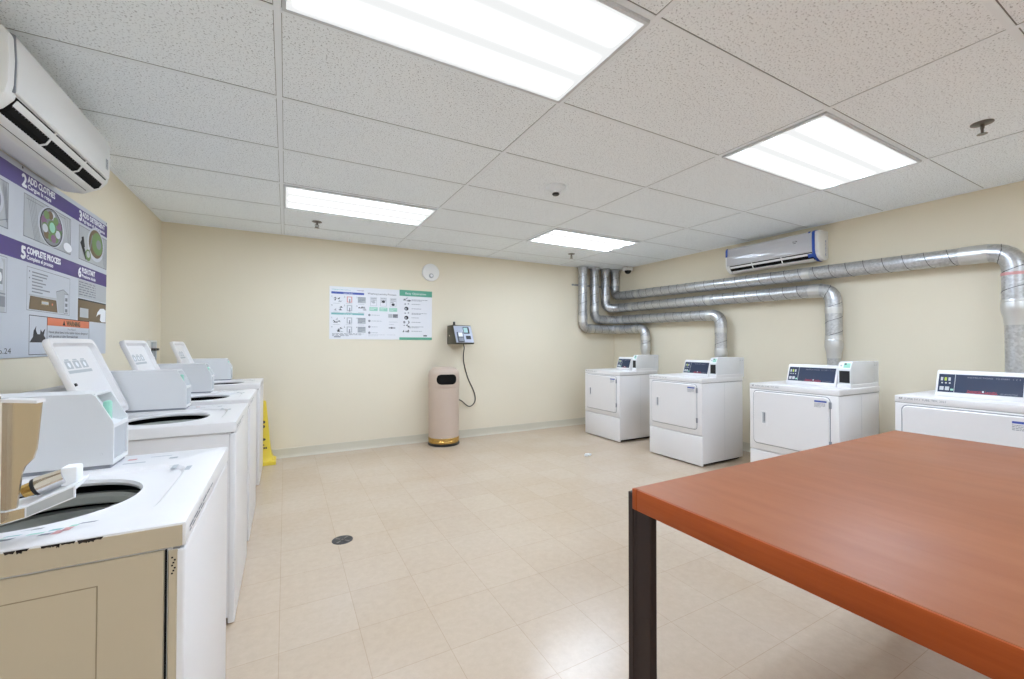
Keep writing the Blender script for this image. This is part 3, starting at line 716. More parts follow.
# ------------------------------------------------------------------ air conditioners (d = distance from wall)
def ac_profile(ks, hs):
    return [(a * ks, b * hs) for a, b in [(0, .30), (.165, .30), (.19, .295), (.203, .275), (.207, .2), (.205, .12), (.198, .085), (.17, .05), (.11, .02), (.04, .02), (0, .04)]]
def make_ac(loc, label, sgn, L, panel_key, packed, ks=1, hs=1):
    # local: x = sgn * d from the wall, y along wall 0..L, z from 0
    t = thing('air_conditioner', label, 'air conditioner', loc)
    bd = MB(); bd.prism([(sgn * d, z) for d, z in ac_profile(ks, hs)], 'y', 0, L, 'acwhite', .006 if not packed else .003); bd.build('body', t)
    def Q(pts): return [(sgn * d * ks, z * hs) for d, z in pts]
    e0, e1 = .04, L - (.025 if not packed else .02)
    fp = MB(); fp.prism(Q(((.19, .29), (.207, .283), (.2135, .2), (.2115, .108), (.205, .098), (.198, .108), (.2, .2))), 'y', e0, e1, panel_key, .0025)
    fpo = fp.build('front_panel', t)
    gp = MB(); gp.prism(Q(((.19, .292), (.2065, .285), (.21, .2), (.208, .1), (.2, .1), (.2, .2))), 'y', e0 - .006, e0 - .0005, 'greyink'); gp.build('panel_gap', t, smooth=False)
    sl = MB(); sl.prism(Q(((.1985, .098), (.2045, .092), (.178, .046), (.13, .0255), (.128, .032))), 'y', .06, L - .05, 'void')
    for k in range(40):
        y = .07 + (L - .13) * k / 39; sl.prism(Q(((.187, .0675), (.1905, .066), (.16, .037), (.156, .039))), 'y', y - .002, y + .002, 'greyink')
    for y in (L * .36, L * .68): sl.prism(Q(((.2, .1), (.208, .093), (.18, .044), (.135, .024), (.13, .032))), 'y', y - .005, y + .005, 'acwhite')
    sl.build('air_outlet', t, smooth=False)
    f = MB(); f.prism(Q(((.1955, .088), (.2045, .0855), (.193, .066), (.185, .069))), 'y', .065, L - .055, 'acwhite', .001); f.build('flap', t)
    f = MB(); f.prism(Q(((.155, .044), (.163, .036), (.135, .024), (.128, .03))), 'y', .065, L - .055, 'acwhite', .001); f.build('flap', t)
    return t, fpo
acl, fpo = make_ac((XL, 2.085, 2.003), 'white split air conditioner high on the left wall above the purple chart', 1, .945, 'acwhite', False, 1.05, 1.1)
p = MB(); S = Sheet(p, (.2245, .855, .148), (0, 1, 0), (-.002, 0, 1), .0005); S.rect(0, 0, .032, .055, 'ltgrey', 1)
S.line(.004, .01, .028, .045, .004, 'greyink', 2); S.line(.028, .01, .004, .045, .004, 'greyink', 2); S.rect(.006, .048, .026, .052, 'greyink', 2)
p.build('badge', fpo, smooth=False)
acr, fpo = make_ac((XR, 2.112, 2.035), 'silver-fronted split air conditioner with blue tape, on the right wall above the ducts', -1, .968, 'acgrey', True, .88, 1.02)
p = MB(); S = Sheet(p, (-.1885, .235, .2), (0, -1, 0), (.002, 0, 1), .0005); S.text('AIR', 0, .02, .022, 'ink', 1, width=.05); S.rect(.01, .01, .035, .014, 'ink', 1); p.build('badge', fpo, smooth=False)
prof = [(-(d * .88 + .0035), z * 1.02) for d, z in ((0, .302), (.165, .304), (.195, .297), (.212, .28), (.214, .2), (.212, .112), (.202, .08), (.172, .045), (.11, .015), (.04, .014))]
def band(mb, y0, y1, pr_, key):
    n = len(pr_); vs = [(x, y0, z) for x, z in pr_] + [(x, y1, z) for x, z in pr_]
    mb.add(vs, [(i, i + 1, n + i + 1, n + i) for i in range(n - 1)], key)
b = MB(); band(b, .028, .055, prof, 'bluetape'); b.build('blue_tape', acr)['label'] = 'blue packing tape strip'
b = MB(); band(b, .935, .96, prof[1:5], 'bluetape'); b.build('blue_tape', acr)['label'] = 'short blue tape at the far end'
b = MB(); band(b, .07, .09, prof[2:4], 'bluetape'); band(b, .055, .1, prof[6:8], 'bluetape'); b.build('blue_tape', acr)
p = MB(); S = Sheet(p, (-.06, -.0006, .06), (0, 0, 1), (1, 0, 0), .0005); S.text('AIR CONDITIONER', 0, 0, .03, 'bluetape', 1, width=.16); p.build('end_print', acr, smooth=False)

# ------------------------------------------------------------------ posters
def board(mb, x0, x1, y0, y1, z0, z1, key): mb.rbox(x0, x1, y0, y1, z0, z1, key, .0008, 1)
# big chart on the left wall : u = +Y, v = up, n = +X
y0, y1, z0, z1 = 2.10, 3.745, 1.165, 2.04
mb = MB(); board(mb, XL + .0005, XL + .006, y0, y1, z0, z1, 'poster')
S = Sheet(mb, (XL + .006, 0, 0), (0, 1, 0), (0, 0, 1), .0004)
for (a, b, tw) in ((1.937, 2.014, 0), (1.608, 1.69, 0)):
    S.rect(y0, a, y1, b, 'purple', 1)
def head(n, y, zb, t1, t2, w1_, w2_):
    S.text(n, y, zb + .012, .078, 'white', 2, width=.04, bold=.004)
    S.text(t1, y + .05, zb + .041, .042, 'white', 2, width=w1_, bold=.002); S.text(t2, y + .05, zb + .013, .028, 'white', 2, width=w2_, bold=.001)
head('1', 2.13, 1.937, 'SORT LAUNDRY', 'Separe la ropa', .25, .2); head('2', 2.715, 1.937, 'ADD CLOTHES', 'Cargue la ropa', .26, .22); head('3', 3.31, 1.937, 'ADD DETERGENT', 'Agregue el detergente', .34, .34)
head('4', 2.13, 1.608, 'SELECT CYCLE', 'Elija el ciclo', .25, .2); head('5', 2.715, 1.608, 'COMPLETE PROCESS', 'Complete el proceso', .33, .25); head('6', 3.31, 1.608, 'PUSH START', 'Presione inicio', .19, .2)
def washer_pic(x0, x1, za, zb):
    S.rect(x0, za, x1, zb, 'ltgrey', 1); S.frame(x0, za, x1, zb, .004, 'greyink', 2)
    cx, cz = (x0 + x1) / 2 + .02, (za + zb) / 2
    for q in range(5): S.line(x0 + .03 + q * .016, zb, x0 + .1 + q * .012, za, .003, 'greyink', 2)
    for q in range(3): S.line(x1 - .02 - q * .03, zb, x1 - .005 - q * .01, za + .05, .003, 'greyink', 2)
    S.line(x0 + .02, zb - .02, x1 - .06, zb - .015, .003, 'greyink', 2)
    S.ell(cx, cz, .135, .1, 'poster', 3); S.ell(cx, cz, .118, .096, 'ink', 4); S.ell(cx, cz, .11, .09, 'greyink', 5)
    rr = random.Random(int(x0 * 100))
    for q in range(14):
        a = 2 * PI * q / 14 + rr.uniform(-.2, .2); r = rr.uniform(.55, .82)
        S.ell(cx + .11 * r * math.cos(a), cz + .088 * r * math.sin(a), .028, .021, ('olive', 'mauve', 'olive', 'poster', 'brownp')[q % 5], 6 + q % 3, 12)
    S.ell(cx, cz, .045, .036, 'olive', 9, 16); S.ell(cx, cz, .03, .026, 'palegreen', 10, 16)
washer_pic(2.735, 3.21, 1.722, 1.922)
S.ell(3.165, 1.755, .05, .025, 'white', 11, 18)
S.rect(3.315, 1.722, 3.74, 1.922, 'ltgrey', 1); S.frame(3.315, 1.722, 3.74, 1.922, .004, 'greyink', 2)
S.ell(3.56, 1.85, .13, .105, 'poster', 3); S.ell(3.56, 1.855, .11, .088, 'brownp', 4); S.ell(3.58, 1.86, .085, .07, 'olive', 5); S.ell(3.6, 1.86, .04, .03, 'greyink', 6)
S.line(3.34, 1.83, 3.42, 1.74, .03, 'ink', 5); S.line(3.36, 1.86, 3.38, 1.80, .03, 'ink', 5); S.ell(3.44, 1.765, .04, .035, 'olive', 6); S.ell(3.44, 1.77, .025, .02, 'ltgrey', 7); S.line(3.5, 1.9, 3.46, 1.79, .012, 'greyink', 6)
for q in range(4): S.line(3.62 + .03 * q, 1.922, 3.7 + .012 * q, 1.722, .003, 'greyink', 3)
S.rect(2.14, 1.722, 2.615, 1.922, 'ltgrey', 1); S.frame(2.14, 1.722, 2.615, 1.922, .004, 'greyink', 2); S.ell(2.45, 1.83, .13, .09, 'poster', 3); S.ell(2.45, 1.83, .11, .08, 'greyink', 4)
for q in range(3): S.line(2.57 + q * .012, 1.922, 2.6 + q * .005, 1.75, .003, 'greyink', 5)
S.line(2.52, 1.735, 2.61, 1.765, .004, 'greyink', 5)
# row 2 pictures
S.frame(2.77, 1.385, 3.21, 1.59, .0025, 'greyink', 1)
for q, w_ in enumerate((.15, .14, .1, .13, .1, .17, .1)):
    S.rect(2.815, 1.566 - q * .0155, 2.815 + w_, 1.572 - q * .0155, 'greyink', 1)
    if q in (0, 2): S.rect(2.788, 1.566 - q * .0155, 2.797, 1.573 - q * .0155, 'greyink', 1)
S.poly([(2.79, 1.392), (3.07, 1.392), (3.055, 1.455), (2.80, 1.455)], 'brownp', 2); S.rect(2.90, 1.42, 2.975, 1.442, 'tan_steel', 3); S.rect(2.905, 1.425, 2.97, 1.437, 'ltgrey', 4); S.ell(3.01, 1.43, .006, .006, 'orange', 4, 10)
S.poly([(2.785, 1.455), (3.06, 1.458), (3.07, 1.466), (2.79, 1.463)], 'ltgrey', 2)
S.poly([(3.05, 1.50), (3.13, 1.52), (3.19, 1.50), (3.19, 1.392), (3.08, 1.392)], 'ltgrey', 1)
S.poly([(3.14, 1.497), (3.19, 1.5), (3.19, 1.392), (3.14, 1.392)], 'poster', 2); S.frame(3.14, 1.392, 3.19, 1.5, .003, 'greyink', 3)
for q in range(3): S.rect(3.152, 1.40 + q * .03, 3.178, 1.418 + q * .03, 'greyink', 4)
S.line(3.05, 1.5, 3.13, 1.52, .003, 'greyink', 3); S.line(3.13, 1.52, 3.19, 1.5, .003, 'greyink', 3)
S.rect(3.315, 1.50, 3.74, 1.605, 'ltgrey', 1)
for q in range(6): S.lines(3.325, 1.588 - q * .0145, .4, 1, .01, .006, 'greyink', 2, q)
S.rect(3.315, 1.365, 3.74, 1.488, 'brownp', 1); S.rect(3.34, 1.385, 3.46, 1.44, 'ltgrey', 2); S.rect(3.315, 1.486, 3.74, 1.494, 'ink', 2)
S.poly([(3.58, 1.40), (3.60, 1.43), (3.64, 1.455), (3.70, 1.46), (3.735, 1.45), (3.735, 1.372), (3.67, 1.37), (3.64, 1.38), (3.65, 1.42), (3.61, 1.415)], 'white', 2)
S.rect(2.14, 1.36, 2.6, 1.59, 'ltgrey', 1); S.frame(2.14, 1.36, 2.612, 1.6, .0025, 'greyink', 2)
S.poly([(2.5, 1.6), (2.56, 1.6), (2.585, 1.57), (2.585, 1.455), (2.5, 1.455)], 'poster', 2); S.ell(2.562, 1.51, .012, .02, 'white', 4, 14); S.rect(2.545, 1.48, 2.58, 1.545, 'greyink', 3); S.line(2.45, 1.445, 2.6, 1.44, .006, 'greyink', 4); S.rect(2.45, 1.385, 2.6, 1.43, 'greyink', 3)
# warning box
S.frame(2.795, 1.175, 3.475, 1.365, .0035, 'ink', 1); S.rect(2.962, 1.178, 2.966, 1.362, 'ink', 1)
S.rect(2.966, 1.322, 3.472, 1.362, 'orange', 1); S.poly([(3.13, 1.328), (3.16, 1.328), (3.145, 1.355)], 'ink', 2); S.text('WARNING', 3.175, 1.329, .036, 'brownp', 2, width=.17, bold=.002)
S.text('Fire Hazard', 3.19, 1.303, .016, 'greyink', 2, width=.1)
S.text('Never place items in the washer that are dampened', 2.98, 1.283, .019, 'ink', 2, width=.47); S.text('with gasoline or other flammable fluids.', 2.98, 1.262, .019, 'ink', 2, width=.34)
S.text('No washer can completely remove oil.', 2.98, 1.240, .019, 'ink', 2, width=.34)
S.poly([(2.80, 1.235), (2.955, 1.235), (2.945, 1.26), (2.93, 1.27), (2.945, 1.305), (2.915, 1.285), (2.90, 1.30), (2.895, 1.275), (2.87, 1.275), (2.855, 1.295), (2.86, 1.315), (2.835, 1.29), (2.83, 1.262)], 'ink', 2)
S.text('p.24', 2.56, 1.185, .035, 'ink', 2, width=.09)
for yy in (2.72, 3.73): S.ell(yy, 2.03, .006, .006, 'ink', 3, 10)
tag(mb.build('wall_chart', smooth=False), 'large purple banded washing instruction chart on the left wall', 'poster')

# three posters on the back wall : u = +X, n = -Y
def back_poster(x0, x1, z0, z1, label, draw):
    mb = MB(); board(mb, x0, x1, YB - .005, YB - .0005, z0, z1, 'paper')
    draw(Sheet(mb, (x0, YB - .005, z0), (1, 0, 0), (0, 0, 1), .0004), x1 - x0, z1 - z0)
    tag(mb.build('wall_poster', smooth=False), label, 'poster', 'laundry posters on the back wall')
def pic(S, cx, cy, w, h, seed, key='greyink'):
    rr = random.Random(seed)
    for q in range(5):
        a, b = cx + rr.uniform(-.5, .3) * w, cy + rr.uniform(-.5, .3) * h
        S.poly([(a, b), (a + w * rr.uniform(.2, .45), b + h * rr.uniform(-.1, .15)), (a + w * rr.uniform(.1, .35), b + h * rr.uniform(.2, .5))], (key, 'ink', 'ltgrey')[q % 3], 2 + q % 3)
def d_a(S, w, h):
    S.text('Washing machine operation', .025, h - .042, .02, 'tealp', 2, width=.2); S.text('WASHER', w - .1, h - .042, .02, 'mauve', 2, width=.08)
    S.rect(.02, h - .085, w - .02, h - .06, 'bluep', 1); S.text('HOW TO WASH', .15, h - .082, .02, 'white', 2, width=.1)
    S.rect(.02, h * .465, w - .02, h * .465 + .022, 'tealp', 1); S.text('HOW TO DRY', .15, h * .467, .018, 'white', 2, width=.1)
    k = 0
    for r, zz in enumerate((h - .15, h - .25, h * .465 - .07, h * .465 - .175)):
        for c in range(3):
            k += 1; xx = .08 + c * .135
            S.text(str(c + 1 + 3 * (r % 2)), xx - .06, zz + .025, .025, 'ink', 2)
            if c == 2 and r != 1: S.rect(xx - .045, zz - .03, xx + .045, zz + .04, 'ltgrey', 1); S.lines(xx - .04, zz + .028, .08, 4, .016, .009, 'greyink', 2, k)
            elif c == 1: S.rect(xx - .03, zz - .03, xx + .03, zz + .04, ('pinkp' if r == 0 else 'ltgrey'), 1); S.rect(xx - .018, zz - .02, xx + .018, zz + .03, 'paper', 2); S.rect(xx - .004, zz - .035, xx + .008, zz + .01, 'greyink', 3)
            else: pic(S, xx, zz, .1, .06, k)
            S.rect(xx - .04, zz - .047, xx + .03, zz - .042, 'ltgrey', 1)
    S.lines(.03, .06, w - .08, 3, .012, .006, 'greyink', 1, 3); S.rect(.05, .02, .12, .032, 'greyink', 1)
def d_b(S, w, h):
    S.text('Washing Laundry Process', .02, h - .075, .03, 'ink', 2, width=w - .06)
    for c in range(3):
        xx = .05 + c * .115
        S.frame(xx, h - .21, xx + .075, h - .105, .004, 'ltgrey', 1); S.lines(xx + .008, h - .125, .06, 3, .02, .01, 'greyink', 2, c); S.ell(xx + .037, h - .165 + .02 * (c % 2) - .01 * c, .02, .016, ('ltgrey', 'ink', 'ink')[c], 3, 14)
        S.rect(xx - .01, h - .27, xx + .085, h - .225, 'palegreen', 1); S.lines(xx, h - .24, .07, 2, .016, .005, 'white', 2, c)
    for r in range(4):
        zz = h - .32 - r * .07; S.ell(.04, zz, .014, .014, 'greyink', 1, 14); S.lines(.065, zz - .004, (.16, .2, .12, .12)[r], 1, .01, .008, 'ltgrey', 1, r)
    S.rect(.26, h - .345, .31, h - .3, 'ltgrey', 1); S.rect(.315, h - .345, .375, h - .3, 'greyink', 1); S.lines(.32, h - .315, .05, 2, .015, .006, 'ink', 2, 2)
    S.lines(.27, h - .4, .1, 2, .03, .006, 'ltgrey', 1, 3); S.rect(.265, h - .475, .345, h - .462, 'greyink', 1); S.ell(.30, h - .468, .012, .01, 'ink', 2, 10)
    S.lines(.03, .055, .19, 2, .014, .004, 'ltgrey', 1, 6); S.lines(.25, .055, .16, 1, .014, .004, 'ltgrey', 1, 7)
def d_c(S, w, h):
    S.rect(0, h - .075, w, h, 'greenp', 1); S.text('Easy Operation', .07, h - .052, .036, 'white', 2, width=w - .15); S.rect(0, 0, w, .032, 'greenp', 1)
    for r in range(8):
        zz = h - .118 - r * .056
        if r in (2, 4): S.ell(.085, zz, .026, .024, 'ink', 1, 16); S.ell(.078, zz - .004, .012, .01, 'ltgrey', 2, 12)
        elif r in (1, 3): S.ell(.07, zz, .012, .008, 'greyink', 1, 12); S.ell(.11, zz + .004, .01, .008, 'greyink', 1, 12)
        elif r == 5: S.ell(.06, zz, .014, .016, 'greyink', 1, 12); S.ell(.11, zz, .014, .018, 'ink', 1, 12); S.ell(.103, zz, .01, .014, 'paper', 2, 12)
        else: pic(S, .085, zz, .1, .05, 40 + r)
        S.lines(.15, zz - .002, (.21, .18, .2, .19, .15, .19, .15, .22)[r], 1 if r % 3 else 2, .012, .006, 'greyink', 1, r + 9)
    S.rect(w - .11, .045, w - .065, .06, 'ink', 1)
back_poster(.436, .832, 1.288, 1.893, 'left of three joined posters on the back wall, blue and teal headed step grid', d_a)
back_poster(.833, 1.226, 1.286, 1.896, 'middle of three joined posters on the back wall, plain white with green captions', d_b)
back_poster(1.227, 1.638, 1.283, 1.9, 'right of three joined posters on the back wall, green header and footer', d_c)

# ------------------------------------------------------------------ small things
# round white alarm on the back wall
t = thing('wall_alarm', 'round white alarm on the back wall above the posters and bin', 'alarm', (1.617, YB, 2.142))
MB().lathe([(.112, -.0005), (.112, -.018), (.104, -.03), (.09, -.034), (.0, -.036)], (0, 0, 0), 'acwhite', 40, 'y', caps=False).build('housing', t)
MB().lathe([(.03, -.033), (.03, -.042), (.022, -.048), (.0, -.05)], (.0, 0, -.045), 'ltgrey', 24, 'y', caps=False).build('sounder', t)
MB().lathe([(.016, -.047), (.014, -.056), (.0, -.058)], (.0, 0, -.045), 'white', 20, 'y', caps=False).build('lens', t)
# smoke detector
t = thing('smoke_detector', 'white smoke detector on the middle of the ceiling', 'smoke detector', (1.79, 2.605, H))
MB().lathe([(.075, -.0005), (.075, -.012), (.066, -.024), (.045, -.03), (.03, -.05), (.0, -.052)], (0, 0, 0), 'tbar', 36, caps=False).build('housing', t)
o = MB().lathe([(.024, -.0505), (.028, -.058), (.022, -.066), (.0, -.068)], (0, 0, 0), 'black', 20, caps=False).build('sensor', t)
# sprinklers
def sprinkler(loc, label, tilt=0):
    t = thing('ceiling_sprinkler', label, 'fire sprinkler', loc, 'ceiling fire sprinklers')
    MB().lathe([(.045, .0), (.045, -.004), (.026, -.011), (.0, -.01)], (0, 0, 0), 'sprink', 20, caps=False).build('escutcheon', t)
    b = MB(); b.lathe([(.009, -.009), (.009, -.03), (.005, -.034), (.005, -.058)], (0, 0, 0), 'sprink', 12)
    for s_ in (-1, 1): b.tube([(s_ * .008, 0, -.026), (s_ * .016, 0, -.034), (s_ * .012, 0, -.05), (s_ * .003, 0, -.06)], .003, 'sprink', 8)
    b.build('body', t)
    b = MB(); b.lathe([(.004, -.056), (.02, -.0585), (.021, -.0605), (.0, -.061)], (0, 0, 0), 'sprink', 16, caps=False)
    b.build('deflector', t)
sprinkler((.262, 4.47, H), 'sprinkler just behind the far left ceiling light')
sprinkler((3.302, 4.443, H), 'sprinkler just behind the far right ceiling light')
sprinkler((3.29, .755, H), 'sprinkler at the upper right, nearest the right photo edge')
MB_ = MB(); ring_prism(MB_, [(.035 * math.cos(2 * PI * k / 24), .035 * math.sin(2 * PI * k / 24)) for k in range(24)], [(.024 * math.cos(2 * PI * k / 24), .024 * math.sin(2 * PI * k / 24)) for k in range(24)], 'z', -.008, -.0056, 'tbar')
tag(MB_.build('ceiling_ring', loc=(-1.0, 3.79, H)), 'thin white ring on the ceiling edge just past the left air conditioner', 'ceiling ring')
# security camera
t = thing('security_camera', 'white security camera with dark dome in the back right ceiling corner', 'camera', (4.585, 4.74, H))
MB().rbox(-.055, .055, -.055, .055, -.07, -.0065, 'acwhite', .008).build('housing', t)
MB().lathe([(.05, -.07), (.048, -.088), (.036, -.108), (.018, -.118), (.0, -.12)], (-.01, -.01, 0), 'glass_dark', 24, caps=False).build('dome', t)

# trash bin
t = thing('trash_bin', 'tall round beige trash bin with brass base band against the back wall', 'trash bin', (1.73, 4.955, 0))
MB().lathe([(.186, .0), (.192, .006), (.192, .028), (.186, .032)], (0, 0, 0), 'black', 48).build('base', t)
MB().lathe([(.184, .032), (.188, .036), (.188, .06), (.185, .064), (.188, .068), (.188, .094), (.184, .098)], (0, 0, 0), 'brass', 48).build('base_band', t)
MB().lathe([(.184, .098), (.184, .70), (.18, .704)], (0, 0, 0), 'binbody', 48).build('drum', t)
hd = MB().lathe([(.186, .704), (.189, .708), (.189, .86), (.18, .895), (.15, .93), (.12, .944), (.0, .95)], (0, 0, 0), 'binbody', 48, caps=False).build('hood', t)
# opening: a curved dark mouth and its rim on the side facing the room
def mouth(mb, key, hw, z0, z1, r, rad, thick=None):
    out = rrect(-hw, hw, z0, z1, rad, 8)
    def P(a, z, rr_): th = -PI / 2 - .13 + a / .189; return (rr_ * math.cos(th), rr_ * math.sin(th), z)
    # strips so that the patch follows the cylinder
    zs = 24
    for i in range(zs):
        za, zb = z0 + (z1 - z0) * i / zs, z0 + (z1 - z0) * (i + 1) / zs
        def half(z):
            dz = 0
            if z > z1 - rad: dz = z - (z1 - rad)
            if z < z0 + rad: dz = (z0 + rad) - z
            return hw - rad + math.sqrt(max(rad * rad - dz * dz, 0))
        ha, hb = half(za), half(zb); n = 14; vs = []
        for k in range(n + 1): vs.append(P(-ha + 2 * ha * k / n, za, r))
        for k in range(n + 1): vs.append(P(-hb + 2 * hb * k / n, zb, r))
        mb.add(vs, [(k, k + 1, n + 2 + k, n + 1 + k) for k in range(n)], key)
mm = MB(); mouth(mm, 'binbody', .138, .735, .877, .1905, .066); mm.build('opening_rim', hd)
mm = MB(); mouth(mm, 'void', .128, .745, .867, .1915, .058); mm.build('opening', hd)['label'] = 'dark opening'

# payment terminal on the back wall and its cord
t = thing('payment_terminal', 'wall-mounted grey card payment terminal above the trash bin', 'payment terminal', (1.845, YB, 1.23))
b = MB()
pf = [(0, .0), (-.30, 0), (-.318, .015), (-.205, .232), (-.19, .242), (0, .242)]
b.prism(pf, 'x', 0, .245, 'readerdark', .004); body = b.build('housing', t)
fa, fb = Vector((0, -.317, .02)), Vector((0, -.208, .228)); up = (fb - fa).normalized(); nn = Vector((1, 0, 0)).cross(up)
f = MB(); A = fa + nn * .001
f.add([A + Vector((.006, 0, 0)), A + Vector((.239, 0, 0)), A + Vector((.239, 0, 0)) + up * .235, A + Vector((.006, 0, 0)) + up * .235,
       A + Vector((.006, 0, 0)) + nn * .004, A + Vector((.239, 0, 0)) + nn * .004, A + Vector((.239, 0, 0)) + up * .235 + nn * .004, A + Vector((.006, 0, 0)) + up * .235 + nn * .004],
      [(0, 1, 2, 3), (4, 5, 6, 7), (0, 1, 5, 4), (1, 2, 6, 5), (2, 3, 7, 6), (3, 0, 4, 7)], 'readerface')
f.build('face_plate', t, smooth=False)
S = Sheet(MB(), A + nn * .0045, (1, 0, 0), up, .0006)
S.rect(.122, .125, .205, .22, 'black', 1); S.rect(.13, .14, .185, .21, 'lcd', 2); S.mb.build('screen', t, smooth=False)
S = Sheet(MB(), A + nn * .0045, (1, 0, 0), up, .0006); S.rect(.145, .045, .21, .095, 'black', 1); S.mb.build('card_slot', t, smooth=False)
S = Sheet(MB(), A + nn * .0045, (1, 0, 0), up, .0006); S.rect(.02, .165, .1, .168, 'greyink', 1); S.rect(.02, .19, .1, .193, 'greyink', 1); S.rect(.02, .215, .1, .218, 'greyink', 1); S.rect(.107, .01, .111, .225, 'greyink', 1); S.mb.build('panel_lines', t, smooth=False)
k = MB()
c0 = A + nn * .005 + Vector((.07, 0, 0)) + up * .065
e = Vector((.042, 0, 0))
def blk(mb, c, hw, h0, h1, dd, key):
    p_ = []
    for q in (0, dd):
        p_ += [c + Vector((-hw, 0, 0)) + up * h0 + nn * q, c + Vector((hw, 0, 0)) + up * h0 + nn * q, c + Vector((hw, 0, 0)) + up * h1 + nn * q, c + Vector((-hw, 0, 0)) + up * h1 + nn * q]
    mb.add(p_, [(0, 1, 2, 3), (4, 5, 6, 7), (0, 1, 5, 4), (1, 2, 6, 5), (2, 3, 7, 6), (3, 0, 4, 7)], key)
blk(k, c0, .04, -.06, .075, .014, 'panelgrey'); blk(k, c0 + nn * .0145, .027, .01, .065, .006, 'white'); blk(k, c0 + nn * .0145, .03, -.055, -.005, .004, 'greyink')
k.build('keypad', t, smooth=False)
MB().lathe([(.02, .241), (.02, .25), (.014, .255), (.014, .285), (.0, .29)], (.045, -.13, 0), 'black', 16, caps=False).build('antenna', t)
MB().lathe([(.012, 0), (.012, -.006), (.004, -.01)], (-.0005, -.1, .11), 'chrome', 12, 'x').build('side_lock', t)
pts = [(2.03, 5.06, 1.232), (2.052, 5.08, 1.19), (2.06, 5.14, 1.09), (2.07, 5.15, .997), (2.10, 5.15, .87), (2.138, 5.15, .757), (2.19, 5.15, .66), (2.228, 5.15, .575), (2.243, 5.15, .49), (2.215, 5.15, .43), (2.155, 5.148, .398), (2.10, 5.145, .43), (2.04, 5.14, .49), (1.96, 5.15, .52)]
tag(MB().tube(fillet(pts, .08, 4), .0065, 'seam', 10).build('power_cord'), 'dark looping power cord hanging from the terminal to behind the bin', 'cord')

# yellow floor cone
t = thing('caution_cone', 'tall yellow wet floor cone standing behind the farthest washer', 'caution cone', (-.19, 5.015, 0))
def sq(h, r): return [(r, r, h), (-r, r, h), (-r, -r, h), (r, -r, h)]
b = MB(); lv = [sq(.0, .112), sq(.03, .112), sq(.04, .1)]; b.add([v for l in lv for v in l], [(0, 1, 2, 3), (8, 9, 10, 11)] + [(i * 4 + k, i * 4 + (k + 1) % 4, i * 4 + 4 + (k + 1) % 4, i * 4 + 4 + k) for i in range(2) for k in range(4)], 'yellow'); b.build('foot', t, smooth=False)
prof = [(.039, .092), (.07, .079), (.13, .066), (.22, .056), (.36, .044), (.5, .031), (.6, .021), (.63, .018), (.645, .012)]
b = MB(); vs = [v for h_, r_ in prof for v in sq(h_, r_)]; b.add(vs, [tuple(range(32, 36))] + [(i * 4 + k, i * 4 + (k + 1) % 4, i * 4 + 4 + (k + 1) % 4, i * 4 + 4 + k) for i in range(8) for k in range(4)], 'yellow'); b.build('pyramid', t, smooth=False)
def rad(h_):
    for (a, ra), (b_, rb) in zip(prof[:-1], prof[1:]):
        if a <= h_ <= b_: return ra + (rb - ra) * (h_ - a) / (b_ - a)
b = MB()
for (h_, hh, hw) in ((.43, .03, .014), (.385, .03, .012), (.255, .025, .02), (.20, .012, .01)):
    pts = [(hw * math.cos(2 * PI * k / 14), hh / 2 * math.sin(2 * PI * k / 14)) for k in range(14)]
    b.add([(x, -(rad(h_ + z) + .0012), h_ + z) for x, z in pts], [list(range(14))], 'ink')
for x, w_ in ((-.034, .014), (-.017, .012), (0, .014), (.017, .014)):
    b.add([(x, -(rad(.16) + .0012), .16), (x + w_, -(rad(.16) + .0012), .16), (x + w_, -(rad(.178) + .0012), .178), (x, -(rad(.178) + .0012), .178)], [(0, 1, 2, 3)], 'ink')
b.build('warning_marks', t, smooth=False)

# water valve box on the left wall
t = thing('water_valve_box', 'small white washer water valve box low on the left wall behind the raised lids', 'valve box', (XL, 4.80, 1.10))
v = MB(); ring_prism(v, rrect(-.1, .1, 0, .16, .01, 3), rrect(-.085, .085, .015, .145, .008, 3), 'x', .0005, .03, 'acwhite'); v.build('box_frame', t)
MB().box(.0005, .006, -.085, .085, .015, .145, 'ltgrey').build('back_plate', t, smooth=False)
for yy in (-.04, .04):
    v = MB(); v.tube([(.006, yy, .08), (.045, yy, .08)], .012, 'sprink', 12); v.rbox(.045, .055, yy - .025, yy + .025, .07, .09, 'seam', .003); v.tube([(.03, yy, .07), (.03, yy, .0), (.03, yy, -.25)], .01, 'ltgrey', 10); v.build('valve', t)

# floor drain, paper scrap
t = thing('floor_drain', 'round dark metal floor drain set in the beige floor tiles', 'floor drain', (.322, 2.82, 0))
v = MB(); v.lathe([(.062, .0003), (.062, .002), (.058, .003), (.0, .003)], (0, 0, 0), 'seam', 36, caps=False); v.build('cover', t)
v = MB()
for k in range(8):
    a = 2 * PI * k / 8; ca, sa = math.cos(a), math.sin(a)
    pts = [(.016, -.0035), (.05, -.008), (.05, .008), (.016, .0035)]
    v.add([(x * ca - y * sa, x * sa + y * ca, .0034) for x, y in pts], [(0, 1, 2, 3)], 'sprink' if k % 2 else 'black')
v.lathe([(.007, .0032), (.007, .0042), (.0, .0045)], (0, 0, 0), 'sprink', 12, caps=False); v.build('slots', t, smooth=False)
bm = bmesh.new(); bmesh.ops.create_icosphere(bm, subdivisions=3, radius=1)
rr = random.Random(2)
for q in bm.verts:
    s_ = 1 + .35 * math.sin(q.co.x * 7 + 1) * math.cos(q.co.y * 6) + rr.uniform(-.12, .12)
    q.co = Vector((q.co.x * .04 * s_, q.co.y * .022 * s_, max(0, .012 + q.co.z * .014 * s_)))
v = MB(); v.bm(bm, 'papertissue'); tag(v.build('paper_scrap', loc=(2.938, 3.66, 0), smooth=False), 'small white crumpled paper scrap on the floor in front of the dryers', 'paper scrap')

